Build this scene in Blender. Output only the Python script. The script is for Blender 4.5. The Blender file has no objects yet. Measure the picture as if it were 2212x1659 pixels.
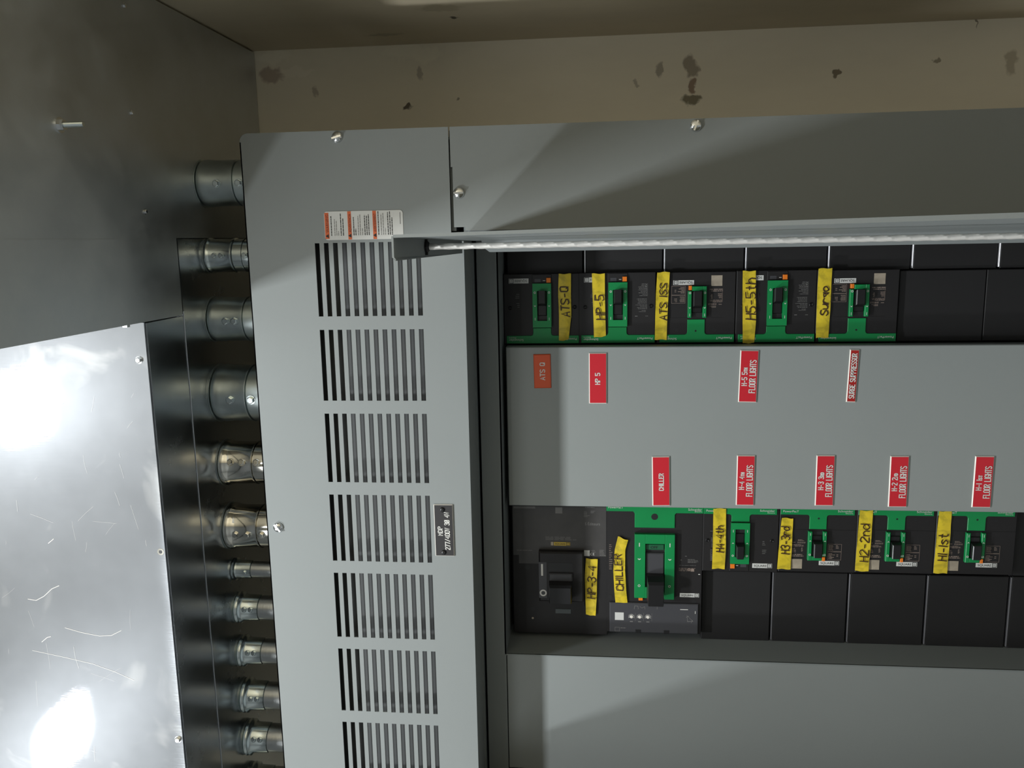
import bpy, bmesh, math, random
from mathutils import Matrix, Vector
random.seed(7)
SC = bpy.context.scene
COL = SC.collection
PI = math.pi

# ------------------------------------------------------------------ frames
# Everything on the panel is authored in (u, v, w): u = down the wall, v = to the
# right along the wall, w = out of the wall towards the room (w = 0 is the panel trim).
Z0 = 1.45                      # camera height
D = 1.10                       # camera distance from the trim
F = 1815.0
CX, CY = 1106.0, 829.5
vy = Vector((189.0, -316.5, F)).normalized()
vz = Vector((-16806.0, 8.5, F)); vz = (vz - vy * vz.dot(vy)).normalized()
vx = vy.cross(vz)


def W(p):
    return Vector((p[1], -p[2], Z0 - p[0]))


def at(px, py, w):
    """(u, v) of a photo point that lies on the plane w."""
    c = Vector((px - CX, py - CY, F))
    X, Y, Z = vx.dot(c), vy.dot(c), vz.dot(c)
    k = (D - w) / Y
    return (-Z * k, X * k)


def atu(px, py, u):
    """(v, w) of a photo point that lies on the horizontal plane u."""
    c = Vector((px - CX, py - CY, F))
    X, Y, Z = vx.dot(c), vy.dot(c), vz.dot(c)
    k = -u / Z
    return (X * k, D - Y * k)


# ------------------------------------------------------------------ materials
MATS = {}


def lin(c):
    c = c / 255.0
    return c / 12.92 if c <= 0.04045 else ((c + 0.055) / 1.055) ** 2.4


ALB = 0.70


def rgb(r, g, b, k=None):
    k = ALB if k is None else k
    return (lin(r) * k, lin(g) * k, lin(b) * k, 1.0)


def mat(name, col, rough=0.5, metal=0.0, var=0.0, vscale=6.0, bump=0.0, bscale=400.0, rvar=0.0, stretch=None, spec=0.5, coat=0.0):
    m = bpy.data.materials.new(name); m.use_nodes = True
    nt = m.node_tree; N = nt.nodes; L = nt.links
    b = N['Principled BSDF']
    b.inputs['Base Color'].default_value = col
    b.inputs['Roughness'].default_value = rough
    b.inputs['Metallic'].default_value = metal
    b.inputs['Specular IOR Level'].default_value = spec
    b.inputs['Coat Weight'].default_value = coat
    tc = N.new('ShaderNodeTexCoord')
    vec = tc.outputs['Object']
    if stretch:
        mp = N.new('ShaderNodeMapping'); mp.inputs['Scale'].default_value = stretch
        L.new(vec, mp.inputs['Vector']); vec = mp.outputs['Vector']
    if var or rvar:
        n = N.new('ShaderNodeTexNoise'); n.inputs['Scale'].default_value = vscale; n.inputs['Detail'].default_value = 6
        L.new(vec, n.inputs['Vector'])
        if var:
            mr = N.new('ShaderNodeMapRange')
            mr.inputs['From Min'].default_value = 0.3; mr.inputs['From Max'].default_value = 0.7
            mr.inputs['To Min'].default_value = 1 - var; mr.inputs['To Max'].default_value = 1 + var
            L.new(n.outputs['Fac'], mr.inputs['Value'])
            mx = N.new('ShaderNodeVectorMath'); mx.operation = 'SCALE'
            mx.inputs[0].default_value = col[:3]
            L.new(mr.outputs['Result'], mx.inputs['Scale'])
            L.new(mx.outputs['Vector'], b.inputs['Base Color'])
        if rvar:
            mr2 = N.new('ShaderNodeMapRange')
            mr2.inputs['From Min'].default_value = 0.3; mr2.inputs['From Max'].default_value = 0.7
            mr2.inputs['To Min'].default_value = max(0.02, rough - rvar); mr2.inputs['To Max'].default_value = rough + rvar
            L.new(n.outputs['Fac'], mr2.inputs['Value'])
            L.new(mr2.outputs['Result'], b.inputs['Roughness'])
    if bump:
        n2 = N.new('ShaderNodeTexNoise'); n2.inputs['Scale'].default_value = bscale; n2.inputs['Detail'].default_value = 3
        L.new(vec, n2.inputs['Vector'])
        bp = N.new('ShaderNodeBump'); bp.inputs['Strength'].default_value = bump; bp.inputs['Distance'].default_value = 0.001
        L.new(n2.outputs['Fac'], bp.inputs['Height'])
        L.new(bp.outputs['Normal'], b.inputs['Normal'])
    MATS[name] = m
    return m


mat('grey_paint', rgb(148, 153, 152), 0.5, spec=0.25, var=0.03, vscale=3, bump=0.06, bscale=900, rvar=0.05)
mat('dead_front_paint', rgb(154, 159, 157), 0.5, spec=0.25, var=0.03, vscale=3, bump=0.06, bscale=900)
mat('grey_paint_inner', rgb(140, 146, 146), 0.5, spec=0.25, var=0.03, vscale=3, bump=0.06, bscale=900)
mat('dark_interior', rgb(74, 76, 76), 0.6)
mat('black_plastic', rgb(32, 31, 32), 0.55, bump=0.12, bscale=2500, spec=0.4)
mat('black_case', rgb(31, 29, 30), 0.5, bump=0.06, bscale=2500, spec=0.4)
mat('black_handle', rgb(25, 24, 26), 0.33, spec=0.5)
mat('dark_grey_plastic', rgb(70, 70, 74), 0.4)
mat('smoke_label', rgb(72, 70, 69), 0.35, var=0.12, vscale=40)
mat('green_plastic', rgb(0, 142, 74), 0.38, var=0.03, vscale=30)
mat('green_dim', rgb(20, 95, 60), 0.45)
mat('orange_plastic', rgb(248, 132, 30), 0.4)
mat('orange_tag', rgb(228, 92, 48), 0.35)
mat('red_tag', rgb(214, 38, 52), 0.33)
mat('deep_red_tag', rgb(178, 34, 30), 0.33)
mat('white_core', rgb(240, 234, 224), 0.4)
mat('white_ink', rgb(228, 226, 220), 0.5)
mat('tan_ink', rgb(150, 132, 122), 0.6)
mat('grey_ink', rgb(128, 126, 124), 0.6)
mat('black_ink', rgb(24, 24, 26), 0.5)
mat('marker_ink', rgb(52, 22, 16), 0.5)
mat('red_ink', rgb(110, 40, 25), 0.5)
mat('paper_white', rgb(222, 222, 218), 0.35)
mat('paper_orange', rgb(222, 104, 52), 0.4)
mat('blank_sticker', rgb(170, 158, 140), 0.5, var=0.15, vscale=90)
mat('yellow_plate', rgb(200, 172, 62), 0.4)
mat('mdp_black', rgb(46, 43, 44), 0.4)
mat('zinc', (0.66, 0.72, 0.72, 1), 0.2, 1.0, var=0.12, vscale=25, rvar=0.06, bump=0.05, bscale=80)
mat('zinc_dull', (0.56, 0.62, 0.62, 1), 0.36, 1.0, var=0.15, vscale=25, rvar=0.06, bump=0.08, bscale=90)
mat('zinc_bright', (0.72, 0.70, 0.64, 1), 0.1, 1.0, var=0.08, vscale=20, rvar=0.04)
mat('conduit_steel', (0.55, 0.56, 0.56, 1), 0.33, 1.0, bump=0.15, bscale=60, stretch=(1, 1, 12))
mat('screw_steel', (0.75, 0.76, 0.76, 1), 0.16, 1.0)
mat('rod_steel', (0.92, 0.89, 0.84, 1), 0.38, 0.6)
mat('edge_metal', (0.8, 0.8, 0.84, 1), 0.45, 0.55)
mat('edge_grey', rgb(104, 104, 108), 0.4)  # darker grey edge strip for the gutter-side filler plates
mat('cover_glass', rgb(92, 98, 100), 0.2)


def galvanised(name, base, rough, scratches):
    m = bpy.data.materials.new(name); m.use_nodes = True
    nt = m.node_tree; N = nt.nodes; L = nt.links; b = N['Principled BSDF']
    b.inputs['Metallic'].default_value = 1.0
    tc = N.new('ShaderNodeTexCoord')
    n = N.new('ShaderNodeTexNoise'); n.inputs['Scale'].default_value = 9; n.inputs['Detail'].default_value = 8; n.inputs['Roughness'].default_value = 0.65
    L.new(tc.outputs['Object'], n.inputs['Vector'])
    cr = N.new('ShaderNodeValToRGB')
    cr.color_ramp.elements[0].position = 0.3; cr.color_ramp.elements[1].position = 0.75
    cr.color_ramp.elements[0].color = [c * 0.82 for c in base[:3]] + [1]
    cr.color_ramp.elements[1].color = list(base[:3]) + [1]
    L.new(n.outputs['Fac'], cr.inputs['Fac'])
    out = cr.outputs['Color']
    rr = N.new('ShaderNodeMapRange')
    rr.inputs['From Min'].default_value = 0.35; rr.inputs['From Max'].default_value = 0.7
    rr.inputs['To Min'].default_value = rough * 0.85; rr.inputs['To Max'].default_value = rough * 1.25
    L.new(n.outputs['Fac'], rr.inputs['Value'])
    rough_out = rr.outputs['Result']
    if scratches:
        # cloudy chalk marks (oxide blooms) and fine scratches, fixed on the sheet
        n3 = N.new('ShaderNodeTexNoise'); n3.inputs['Scale'].default_value = 11; n3.inputs['Detail'].default_value = 5; n3.inputs['Distortion'].default_value = 0.8
        L.new(tc.outputs['Object'], n3.inputs['Vector'])
        m3 = N.new('ShaderNodeMapRange'); m3.inputs['From Min'].default_value = 0.58; m3.inputs['From Max'].default_value = 0.72
        m3.inputs['To Max'].default_value = 0.5
        L.new(n3.outputs['Fac'], m3.inputs['Value'])
        mix = N.new('ShaderNodeMix'); mix.data_type = 'RGBA'
        L.new(m3.outputs['Result'], mix.inputs['Factor']); L.new(out, mix.inputs['A'])
        mix.inputs['B'].default_value = (0.86, 0.86, 0.85, 1)
        out = mix.outputs['Result']
        ms = N.new('ShaderNodeMath'); ms.operation = 'MULTIPLY_ADD'; ms.inputs[1].default_value = 0.3
        L.new(m3.outputs['Result'], ms.inputs[0]); L.new(rough_out, ms.inputs[2])
        rough_out = ms.outputs['Value']
    # fine rolling grain, and a gentle waviness of the sheet
    mp = N.new('ShaderNodeMapping'); mp.inputs['Scale'].default_value = (700, 300, 30)
    L.new(tc.outputs['Object'], mp.inputs['Vector'])
    ng = N.new('ShaderNodeTexNoise'); ng.inputs['Scale'].default_value = 1; ng.inputs['Detail'].default_value = 3
    L.new(mp.outputs['Vector'], ng.inputs['Vector'])
    bp = N.new('ShaderNodeBump'); bp.inputs['Strength'].default_value = 0.025; bp.inputs['Distance'].default_value = 0.001
    L.new(ng.outputs['Fac'], bp.inputs['Height'])
    nw = N.new('ShaderNodeTexNoise'); nw.inputs['Scale'].default_value = 5; nw.inputs['Detail'].default_value = 2
    L.new(tc.outputs['Object'], nw.inputs['Vector'])
    bw = N.new('ShaderNodeBump'); bw.inputs['Strength'].default_value = 0.25; bw.inputs['Distance'].default_value = 0.006
    L.new(nw.outputs['Fac'], bw.inputs['Height']); L.new(bp.outputs['Normal'], bw.inputs['Normal'])
    L.new(bw.outputs['Normal'], b.inputs['Normal'])
    L.new(out, b.inputs['Base Color']); L.new(rough_out, b.inputs['Roughness'])
    if scratches:
        bw.inputs['Strength'].default_value = 0.10
        gl = N.new('ShaderNodeBsdfAnisotropic'); gl.distribution = 'BECKMANN'
        L.new(out, gl.inputs['Color']); gl.inputs['Roughness'].default_value = rough
        L.new(bw.outputs['Normal'], gl.inputs['Normal'])
        b.inputs['Roughness'].default_value = 0.5
        for l in list(b.inputs['Roughness'].links): L.remove(l)
        g2 = N.new('ShaderNodeBsdfAnisotropic'); g2.distribution = 'BECKMANN'; g2.inputs['Roughness'].default_value = 0.29
        L.new(out, g2.inputs['Color']); L.new(bw.outputs['Normal'], g2.inputs['Normal'])
        s1 = N.new('ShaderNodeMixShader'); s1.inputs['Fac'].default_value = 0.02
        L.new(gl.outputs['BSDF'], s1.inputs[1]); L.new(g2.outputs['BSDF'], s1.inputs[2])
        sh = N.new('ShaderNodeMixShader'); sh.inputs['Fac'].default_value = 0.16
        L.new(s1.outputs['Shader'], sh.inputs[1]); L.new(b.outputs['BSDF'], sh.inputs[2])
        L.new(sh.outputs['Shader'], N['Material Output'].inputs['Surface'])
    MATS[name] = m


galvanised('galv_cover', (0.52, 0.54, 0.57), 0.085, True)
galvanised('galv_duct', (0.58, 0.60, 0.62), 0.24, False)
galvanised('galv_box', (0.68, 0.70, 0.71), 0.46, False)


def tape_mat():
    m = bpy.data.materials.new('yellow_tape'); m.use_nodes = True
    nt = m.node_tree; N = nt.nodes; L = nt.links; b = N['Principled BSDF']
    tc = N.new('ShaderNodeTexCoord')
    n = N.new('ShaderNodeTexNoise'); n.inputs['Scale'].default_value = 55; n.inputs['Detail'].default_value = 5; n.inputs['Distortion'].default_value = 1.2
    L.new(tc.outputs['Object'], n.inputs['Vector'])
    cr = N.new('ShaderNodeValToRGB')
    e = cr.color_ramp.elements
    e[0].position = 0.40; e[0].color = rgb(200, 178, 42)
    e[1].position = 0.56; e[1].color = rgb(236, 208, 48)
    L.new(n.outputs['Fac'], cr.inputs['Fac']); L.new(cr.outputs['Color'], b.inputs['Base Color'])
    n2 = N.new('ShaderNodeTexNoise'); n2.inputs['Scale'].default_value = 900
    L.new(tc.outputs['Object'], n2.inputs['Vector'])
    bp = N.new('ShaderNodeBump'); bp.inputs['Strength'].default_value = 0.15; bp.inputs['Distance'].default_value = 0.0005
    L.new(n2.outputs['Fac'], bp.inputs['Height']); L.new(bp.outputs['Normal'], b.inputs['Normal'])
    b.inputs['Roughness'].default_value = 0.38
    MATS['yellow_tape'] = m


tape_mat()


def wall_mat(name, base, spots, axes, brush=0.05):
    """painted wall; spots = (a, b, ra, rb, colour, strength) in metres on the wall's own axes."""
    m = bpy.data.materials.new(name); m.use_nodes = True
    nt = m.node_tree; N = nt.nodes; L = nt.links; b = N['Principled BSDF']
    b.inputs['Roughness'].default_value = 0.6
    g = N.new('ShaderNodeNewGeometry')
    nd = N.new('ShaderNodeTexNoise'); nd.inputs['Scale'].default_value = 60; nd.inputs['Detail'].default_value = 5
    L.new(g.outputs['Position'], nd.inputs['Vector'])
    off = N.new('ShaderNodeVectorMath'); off.operation = 'SUBTRACT'; off.inputs[1].default_value = (0.5, 0.5, 0.5)
    L.new(nd.outputs['Color'], off.inputs[0])
    sc = N.new('ShaderNodeVectorMath'); sc.operation = 'SCALE'; sc.inputs['Scale'].default_value = 0.03
    L.new(off.outputs['Vector'], sc.inputs[0])
    ad = N.new('ShaderNodeVectorMath'); ad.operation = 'ADD'
    L.new(g.outputs['Position'], ad.inputs[0]); L.new(sc.outputs['Vector'], ad.inputs[1])
    nb = N.new('ShaderNodeTexNoise'); nb.inputs['Scale'].default_value = 7; nb.inputs['Detail'].default_value = 7; nb.inputs['Roughness'].default_value = 0.6
    mp = N.new('ShaderNodeMapping'); mp.inputs['Scale'].default_value = (1, 1, 0.35)
    L.new(g.outputs['Position'], mp.inputs['Vector']); L.new(mp.outputs['Vector'], nb.inputs['Vector'])
    mr = N.new('ShaderNodeMapRange'); mr.inputs['From Min'].default_value = 0.3; mr.inputs['From Max'].default_value = 0.7
    mr.inputs['To Min'].default_value = 1 - brush; mr.inputs['To Max'].default_value = 1 + brush
    L.new(nb.outputs['Fac'], mr.inputs['Value'])
    cs = N.new('ShaderNodeVectorMath'); cs.operation = 'SCALE'; cs.inputs[0].default_value = base[:3]
    L.new(mr.outputs['Result'], cs.inputs['Scale'])
    cur = cs.outputs['Vector']
    for (a, z, ra, rz, colr, st) in spots:
        c3 = [0.0, 0.0, 0.0]; s3 = [0.0, 0.0, 0.0]
        c3[axes] = a; c3[2] = z; s3[axes] = 1 / ra; s3[2] = 1 / rz
        s1 = N.new('ShaderNodeVectorMath'); s1.operation = 'SUBTRACT'; s1.inputs[1].default_value = c3
        L.new(ad.outputs['Vector'], s1.inputs[0])
        s2 = N.new('ShaderNodeVectorMath'); s2.operation = 'MULTIPLY'; s2.inputs[1].default_value = s3
        L.new(s1.outputs['Vector'], s2.inputs[0])
        ln = N.new('ShaderNodeVectorMath'); ln.operation = 'LENGTH'; L.new(s2.outputs['Vector'], ln.inputs[0])
        mk = N.new('ShaderNodeMapRange'); mk.inputs['From Min'].default_value = 0.75; mk.inputs['From Max'].default_value = 1.15
        mk.inputs['To Min'].default_value = st; mk.inputs['To Max'].default_value = 0
        L.new(ln.outputs['Value'], mk.inputs['Value'])
        mx = N.new('ShaderNodeMix'); mx.data_type = 'RGBA'
        L.new(mk.outputs['Result'], mx.inputs['Factor']); L.new(cur, mx.inputs['A']); mx.inputs['B'].default_value = colr
        cur = mx.outputs['Result']
    L.new(cur, b.inputs['Base Color'])
    bp = N.new('ShaderNodeBump'); bp.inputs['Strength'].default_value = 0.25; bp.inputs['Distance'].default_value = 0.003
    L.new(nb.outputs['Fac'], bp.inputs['Height'])
    L.new(bp.outputs['Normal'], b.inputs['Normal'])
    MATS[name] = m


# ------------------------------------------------------------------ mesh builder
GLY = {}


def font_mesh(s):
    if s in GLY: return GLY[s]
    cu = bpy.data.curves.new('t', 'FONT'); cu.body = s; cu.size = 1.0; cu.resolution_u = 3
    o = bpy.data.objects.new('t', cu); COL.objects.link(o)
    dg = bpy.context.evaluated_depsgraph_get()
    me = bpy.data.meshes.new_from_object(o.evaluated_get(dg))
    vs = [(v.co.x, v.co.y) for v in me.vertices]; fs = [tuple(p.vertices) for p in me.polygons]
    COL.objects.unlink(o); bpy.data.objects.remove(o); bpy.data.curves.remove(cu); bpy.data.meshes.remove(me)
    x0 = min(v[0] for v in vs); x1 = max(v[0] for v in vs)
    y0 = min(v[1] for v in vs); y1 = max(v[1] for v in vs)
    GLY[s] = ([((x - x0) / (x1 - x0), y) for x, y in vs], fs, y0, y1, x1 - x0)
    return GLY[s]


STROKE = {
    'A': '00 39 60;13 53', 'T': '09 69;39 30', 'S': '68 49 29 08 06 25 44 63 61 40 20 01', 'Q': '20 01 08 29 49 68 61 40 20;42 60',
    'H': '00 09;60 69;05 65', 'P': '00 09 49 68 66 45 05', '5': '69 09 05 45 64 61 40 10 01', 'C': '67 68 49 29 08 01 20 40 61 62',
    'I': '30 39', 'L': '09 00 60', 'E': '69 09 00 60;05 45', 'R': '00 09 49 68 66 45 05;35 60', 'F': '69 09 00;05 45',
    'O': '20 01 08 29 49 68 61 40 20', 'G': '67 68 49 29 08 01 20 40 61 64 34', 'U': '09 02 11 20 40 51 62 69', '4': '50 59 03 63',
    '3': '08 29 49 68 66 45 25;45 63 61 40 20 01', '2': '08 29 49 68 66 01 00 60', '1': '39 30', 'M': '00 09 34 69 60',
    'D': '00 09 39 58 67 62 51 30 00', '7': '09 69 20', '/': '00 69', '8': '25 06 08 29 49 68 66 45 25 04 01 20 40 61 64 45',
    '0': '20 01 08 29 49 68 61 40 20', 'V': '09 30 69', 'W': '09 10 36 50 69', 'N': '00 09 60 69', '-': '14 54',
    'Ø': '20 01 08 29 49 68 61 40 20;00 69',
    'u': '06 01 20 40 62;66 60', 'r': '06 00;03 26 46 65', 'g': '65 46 26 05 23 43 65;66 60 41', 'e': '20 02 05 26 46 65 62 40 20',
    'h': '09 00;04 26 46 64 60', 'n': '06 00;04 26 46 64 60', 'd': '69 60;64 46 26 04 02 20 40 62', 't': '39 32 40 60;16 56', 's': '65 46 26 05 24 43 62 40 20 01',
}


def rot_img_up(x, y):      # lettering that runs towards +v (panel right), tops towards -u (panel up)
    return (-y, x)


class MB:
    def __init__(s):
        s.v = []; s.f = []; s.m = []; s.sm = []

    def add(s, vs, fs, m, smooth=False):
        o = len(s.v)
        s.v += [tuple(p) for p in vs]
        for f in fs:
            s.f.append(tuple(i + o for i in f)); s.m.append(m); s.sm.append(smooth)
        return s

    def box(s, x0, x1, y0, y1, z0, z1, m, bev=0.0):
        x0, x1 = min(x0, x1), max(x0, x1); y0, y1 = min(y0, y1), max(y0, y1); z0, z1 = min(z0, z1), max(z0, z1)
        rings = [(0, z0), (0, z1 - bev), (bev, z1)] if bev else [(0, z0), (0, z1)]
        vs = []
        for i, z in rings:
            vs += [(x0 + i, y0 + i, z), (x1 - i, y0 + i, z), (x1 - i, y1 - i, z), (x0 + i, y1 - i, z)]
        fs = [(3, 2, 1, 0)]
        for k in range(len(rings) - 1):
            for j in range(4):
                a = 4 * k + j; b = 4 * k + (j + 1) % 4
                fs.append((a, b, b + 4, a + 4))
        n = len(vs)
        fs.append((n - 4, n - 3, n - 2, n - 1))
        return s.add(vs, fs, m)

    def prism(s, pts, z0, z1, m, bev=0.0, side=None):
        n = len(pts)
        area = sum(pts[i][0] * pts[(i + 1) % n][1] - pts[(i + 1) % n][0] * pts[i][1] for i in range(n))
        if area < 0: pts = pts[::-1]
        vs = [(x, y, z0) for x, y in pts]
        if bev:
            vs += [(x, y, z1 - bev) for x, y in pts]
            top = []
            for i in range(n):
                p, q, r = Vector(pts[i - 1]), Vector(pts[i]), Vector(pts[(i + 1) % n])
                d1 = (q - p).normalized(); d2 = (r - q).normalized()
                n1 = Vector((-d1.y, d1.x)); n2 = Vector((-d2.y, d2.x))
                k = max(0.35, 1 + n1.dot(n2))
                o = q + (n1 + n2) * (bev / k)
                top.append((o.x, o.y, z1))
            vs += top
        else:
            vs += [(x, y, z1) for x, y in pts]
        L = len(vs) // n
        s.add(vs, [tuple(range(n - 1, -1, -1))] + [(k * n + i, k * n + (i + 1) % n, (k + 1) * n + (i + 1) % n, (k + 1) * n + i) for k in range(L - 1) for i in range(n)], side or m)
        return s.add(vs[-n:], [tuple(range(n))], m)

    def ring(s, o, i, z0, z1, m):
        """rectangular frame: o, i = (x0, x1, y0, y1)"""
        def q(r): return [(r[0], r[2]), (r[1], r[2]), (r[1], r[3]), (r[0], r[3])]
        vs = []
        for z in (z0, z1):
            vs += [(x, y, z) for x, y in q(o)] + [(x, y, z) for x, y in q(i)]
        fs = []
        for j in range(4):
            k = (j + 1) % 4
            fs += [(8 + j, 8 + k, 12 + k, 12 + j), (k, j, 4 + j, 4 + k), (j, k, 8 + k, 8 + j), (4 + k, 4 + j, 12 + j, 12 + k)]
        return s.add(vs, fs, m)

    def lathe(s, prof, o, ax, n, m, smooth=True, cap=True):
        ax = Vector(ax).normalized()
        t = Vector((1, 0, 0)) if abs(ax.x) < 0.9 else Vector((0, 1, 0))
        e1 = ax.cross(t).normalized(); e2 = ax.cross(e1)
        o = Vector(o); vs = []
        for h, r in prof:
            for k in range(n):
                a = 2 * PI * k / n
                vs.append(o + ax * h + (e1 * math.cos(a) + e2 * math.sin(a)) * r)
        fs = []
        for j in range(len(prof) - 1):
            for k in range(n):
                l = (k + 1) % n
                fs.append((j * n + k, j * n + l, (j + 1) * n + l, (j + 1) * n + k))
        s.add(vs, fs, m, smooth)
        if cap:
            N = len(vs)
            s.add([vs[i] for i in range(n)], [tuple(range(n - 1, -1, -1))], m)
            s.add([vs[N - n + i] for i in range(n)], [tuple(range(n))], m)
        return s

    def disc(s, x, y, r, z, m, n=14):
        return s.add([(x + r * math.cos(2 * PI * k / n), y + r * math.sin(2 * PI * k / n), z) for k in range(n)], [tuple(range(n))], m)

    def annulus(s, x, y, r0, r1, z, m, n=18):
        vs = [(x + r * math.cos(2 * PI * k / n), y + r * math.sin(2 * PI * k / n), z) for r in (r0, r1) for k in range(n)]
        return s.add(vs, [(k, (k + 1) % n, n + (k + 1) % n, n + k) for k in range(n)], m)

    def line(s, pts, wd, z, m, caps=True):
        """one mitred ribbon along a polyline, lifted a hair above the ribbons drawn before it"""
        P = [Vector(p) for p in pts]
        P = [p for k, p in enumerate(P) if k == 0 or (p - P[k - 1]).length > 1e-7]
        n = len(P)
        if n < 2: return s
        closed = (P[0] - P[-1]).length < 1e-7 and n > 3
        if closed: P = P[:-1]; n -= 1
        s.lift = getattr(s, 'lift', 0.0) + 1.2e-5
        zz = z + s.lift
        if caps and not closed:
            a = (P[0] - P[1]).normalized() * wd * 0.4; b = (P[-1] - P[-2]).normalized() * wd * 0.4
            P[0] = P[0] + a; P[-1] = P[-1] + b
        vs = []
        for k in range(n):
            d1 = (P[k] - P[k - 1]).normalized() if (k or closed) else (P[1] - P[0]).normalized()
            d2 = (P[(k + 1) % n] - P[k]).normalized() if (k < n - 1 or closed) else d1
            n1 = Vector((-d1.y, d1.x)); n2 = Vector((-d2.y, d2.x))
            o = (n1 + n2) * (wd / 2 / max(0.45, 1 + n1.dot(n2)))
            vs += [(P[k].x + o.x, P[k].y + o.y, zz), (P[k].x - o.x, P[k].y - o.y, zz)]
        fs = [(2 * k, 2 * k + 1, (2 * k + 3) % (2 * n), (2 * k + 2) % (2 * n)) for k in range(n if closed else n - 1)]
        return s.add(vs, fs, m)

    def rect(s, x0, x1, y0, y1, z, m):
        return s.add([(x0, y0, z), (x1, y0, z), (x1, y1, z), (x0, y1, z)], [(0, 1, 2, 3)], m)

    def turn(s):
        """(v, w, height below TOPB) -> (u, v, w)"""
        s.v = [(TOPB + z, x, y) for x, y, z in s.v]
        return s

    def text(s, txt, x, y, z, width, height, m, T=lambda a, b: (a, b), align='c'):
        vs, fs, y0, y1, w0 = font_mesh(txt)
        ax = {'c': -0.5, 'l': 0.0, 'r': -1.0}[align]
        out = []
        for a, b in vs:
            p = T((a + ax) * width, (b / 0.72 - 0.5) * height)
            out.append((x + p[0], y + p[1], z))
        return s.add(out, fs, m)

    def strokes(s, txt, P0, P1, h, wd, z, m, gap=0.38, jit=0.0, slant=0.0, rnd=None, small=()):
        """single-stroke lettering between baseline points P0 and P1 (2d), cap height h (to the left of travel)."""
        P0 = Vector(P0); P1 = Vector(P1)
        dx = (P1 - P0); Ln = dx.length; dx = dx / Ln; dy = Vector((-dx.y, dx.x))
        ws = []
        for i, c in enumerate(txt):
            ws.append(0.7 if c == ' ' else (0.18 if c in '1I' else (0.62 if i in small else 1.0)))
        tot = sum(ws) + gap * (len(txt) - 1)
        cell = Ln / tot; x = 0.0
        for i, c in enumerate(txt):
            w = ws[i]
            if c != ' ':
                for st in STROKE[c].split(';'):
                    pts = []
                    for d in st.split():
                        a = int(d[0]) / 6.0; b = int(d[1]) / 9.0
                        if c in '1I': a = 0.5
                        k = 0.62 if i in small else 1.0
                        jx = rnd.uniform(-jit, jit) if rnd else 0; jy = rnd.uniform(-jit, jit) if rnd else 0
                        p = P0 + dx * (cell * (x + a * w + jx) + slant * b * h * k) + dy * (h * (b * k + jy))
                        pts.append((p.x, p.y))
                    s.line(pts, wd, z, m)
            x += w + gap
        return s

    def micro(s, x0, x1, y0, y1, z, rows, m, rnd, fill=0.55, al='l'):
        """tiny unreadable print: rows of short bars"""
        hgt = (y1 - y0) / rows
        for r in range(rows):
            yy = y1 - (r + 0.5) * hgt
            L = (x1 - x0) * rnd.uniform(0.45, 1.0); x = x0 if al == 'l' else x1 - L; e = x + L
            while x < e:
                l = min(e - x, (x1 - x0) * rnd.uniform(0.08, 0.3))
                s.rect(x, x + l, yy - hgt * fill / 2, yy + hgt * fill / 2, z, m)
                x += l + (x1 - x0) * 0.035
        return s

    def build(s, name, parent=None, conv=True, smooth_angle=None):
        org = Vector((0, 0, 0))
        if parent is not None and conv:
            p = parent
            while p is not None:
                org = org + p.location; p = p.parent
        me = bpy.data.meshes.new(name)
        vs = [(W(p) - org) if conv else Vector(p) for p in s.v]
        me.from_pydata([tuple(p) for p in vs], [], s.f)
        names = list(dict.fromkeys(s.m))
        for n in names: me.materials.append(MATS[n])
        idx = {n: i for i, n in enumerate(names)}
        for p, m, sm in zip(me.polygons, s.m, s.sm):
            p.material_index = idx[m]; p.use_smooth = sm
        bm = bmesh.new(); bm.from_mesh(me)
        bmesh.ops.remove_doubles(bm, verts=bm.verts, dist=5e-7)
        bmesh.ops.recalc_face_normals(bm, faces=bm.faces)
        for e in bm.edges:
            if len(e.link_faces) == 2 and e.calc_face_angle(0) > 0.7: e.smooth = False
        bm.to_mesh(me); bm.free()
        o = bpy.data.objects.new(name, me); COL.objects.link(o)
        if parent is not None: o.parent = parent
        return o


def tag(o, label, cat, group=None, kind=None):
    o['label'] = label
    if cat: o['category'] = cat
    if group: o['group'] = group
    if kind: o['kind'] = kind
    return o


def thing(name, label, cat, p, group=None):
    o = bpy.data.objects.new(name, None); COL.objects.link(o)
    o.empty_display_size = 0.02
    o.location = W(p)
    return tag(o, label, cat, group)


def dup(root, label=None):
    r = root.copy(); COL.objects.link(r)
    if label: r['label'] = label
    for ch in list(root.children):
        c = ch.copy(); COL.objects.link(c); c.parent = r
        for g in list(ch.children):
            d = g.copy(); COL.objects.link(d); d.parent = c
    return r


def struct(name, mb, label):
    o = mb.build(name); o['kind'] = 'structure'; o['label'] = label
    return o


# ------------------------------------------------------------------ room shell
UC, UF = -1.52, 1.45          # ceiling and floor
WB, WF = -0.356, 3.2           # wall behind the panel, wall behind the viewer
VR, VL = 0.324, -2.8           # side walls


def wsp(px, py, dx, dy, col, st, w=WB):
    u, v = at(px, py, w); k = (D - w) / F
    kk = min(1.6, 0.95 / max(col[:3])); col = tuple(c * kk for c in col[:3]) + (1.0,)
    return (v, Z0 - u, dy * k, dx * k, col, st)


def rsp(px, py, dv, dz, col, st):
    """spot on the right-hand wall (plane v = VR): px,py -> (world y, z)"""
    c = Vector((px - CX, py - CY, F)); X, Y, Z = vx.dot(c), vy.dot(c), vz.dot(c)
    k = VR / X
    return (Y * k - D, Z0 + Z * k, dv, dz, col, st)


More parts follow.
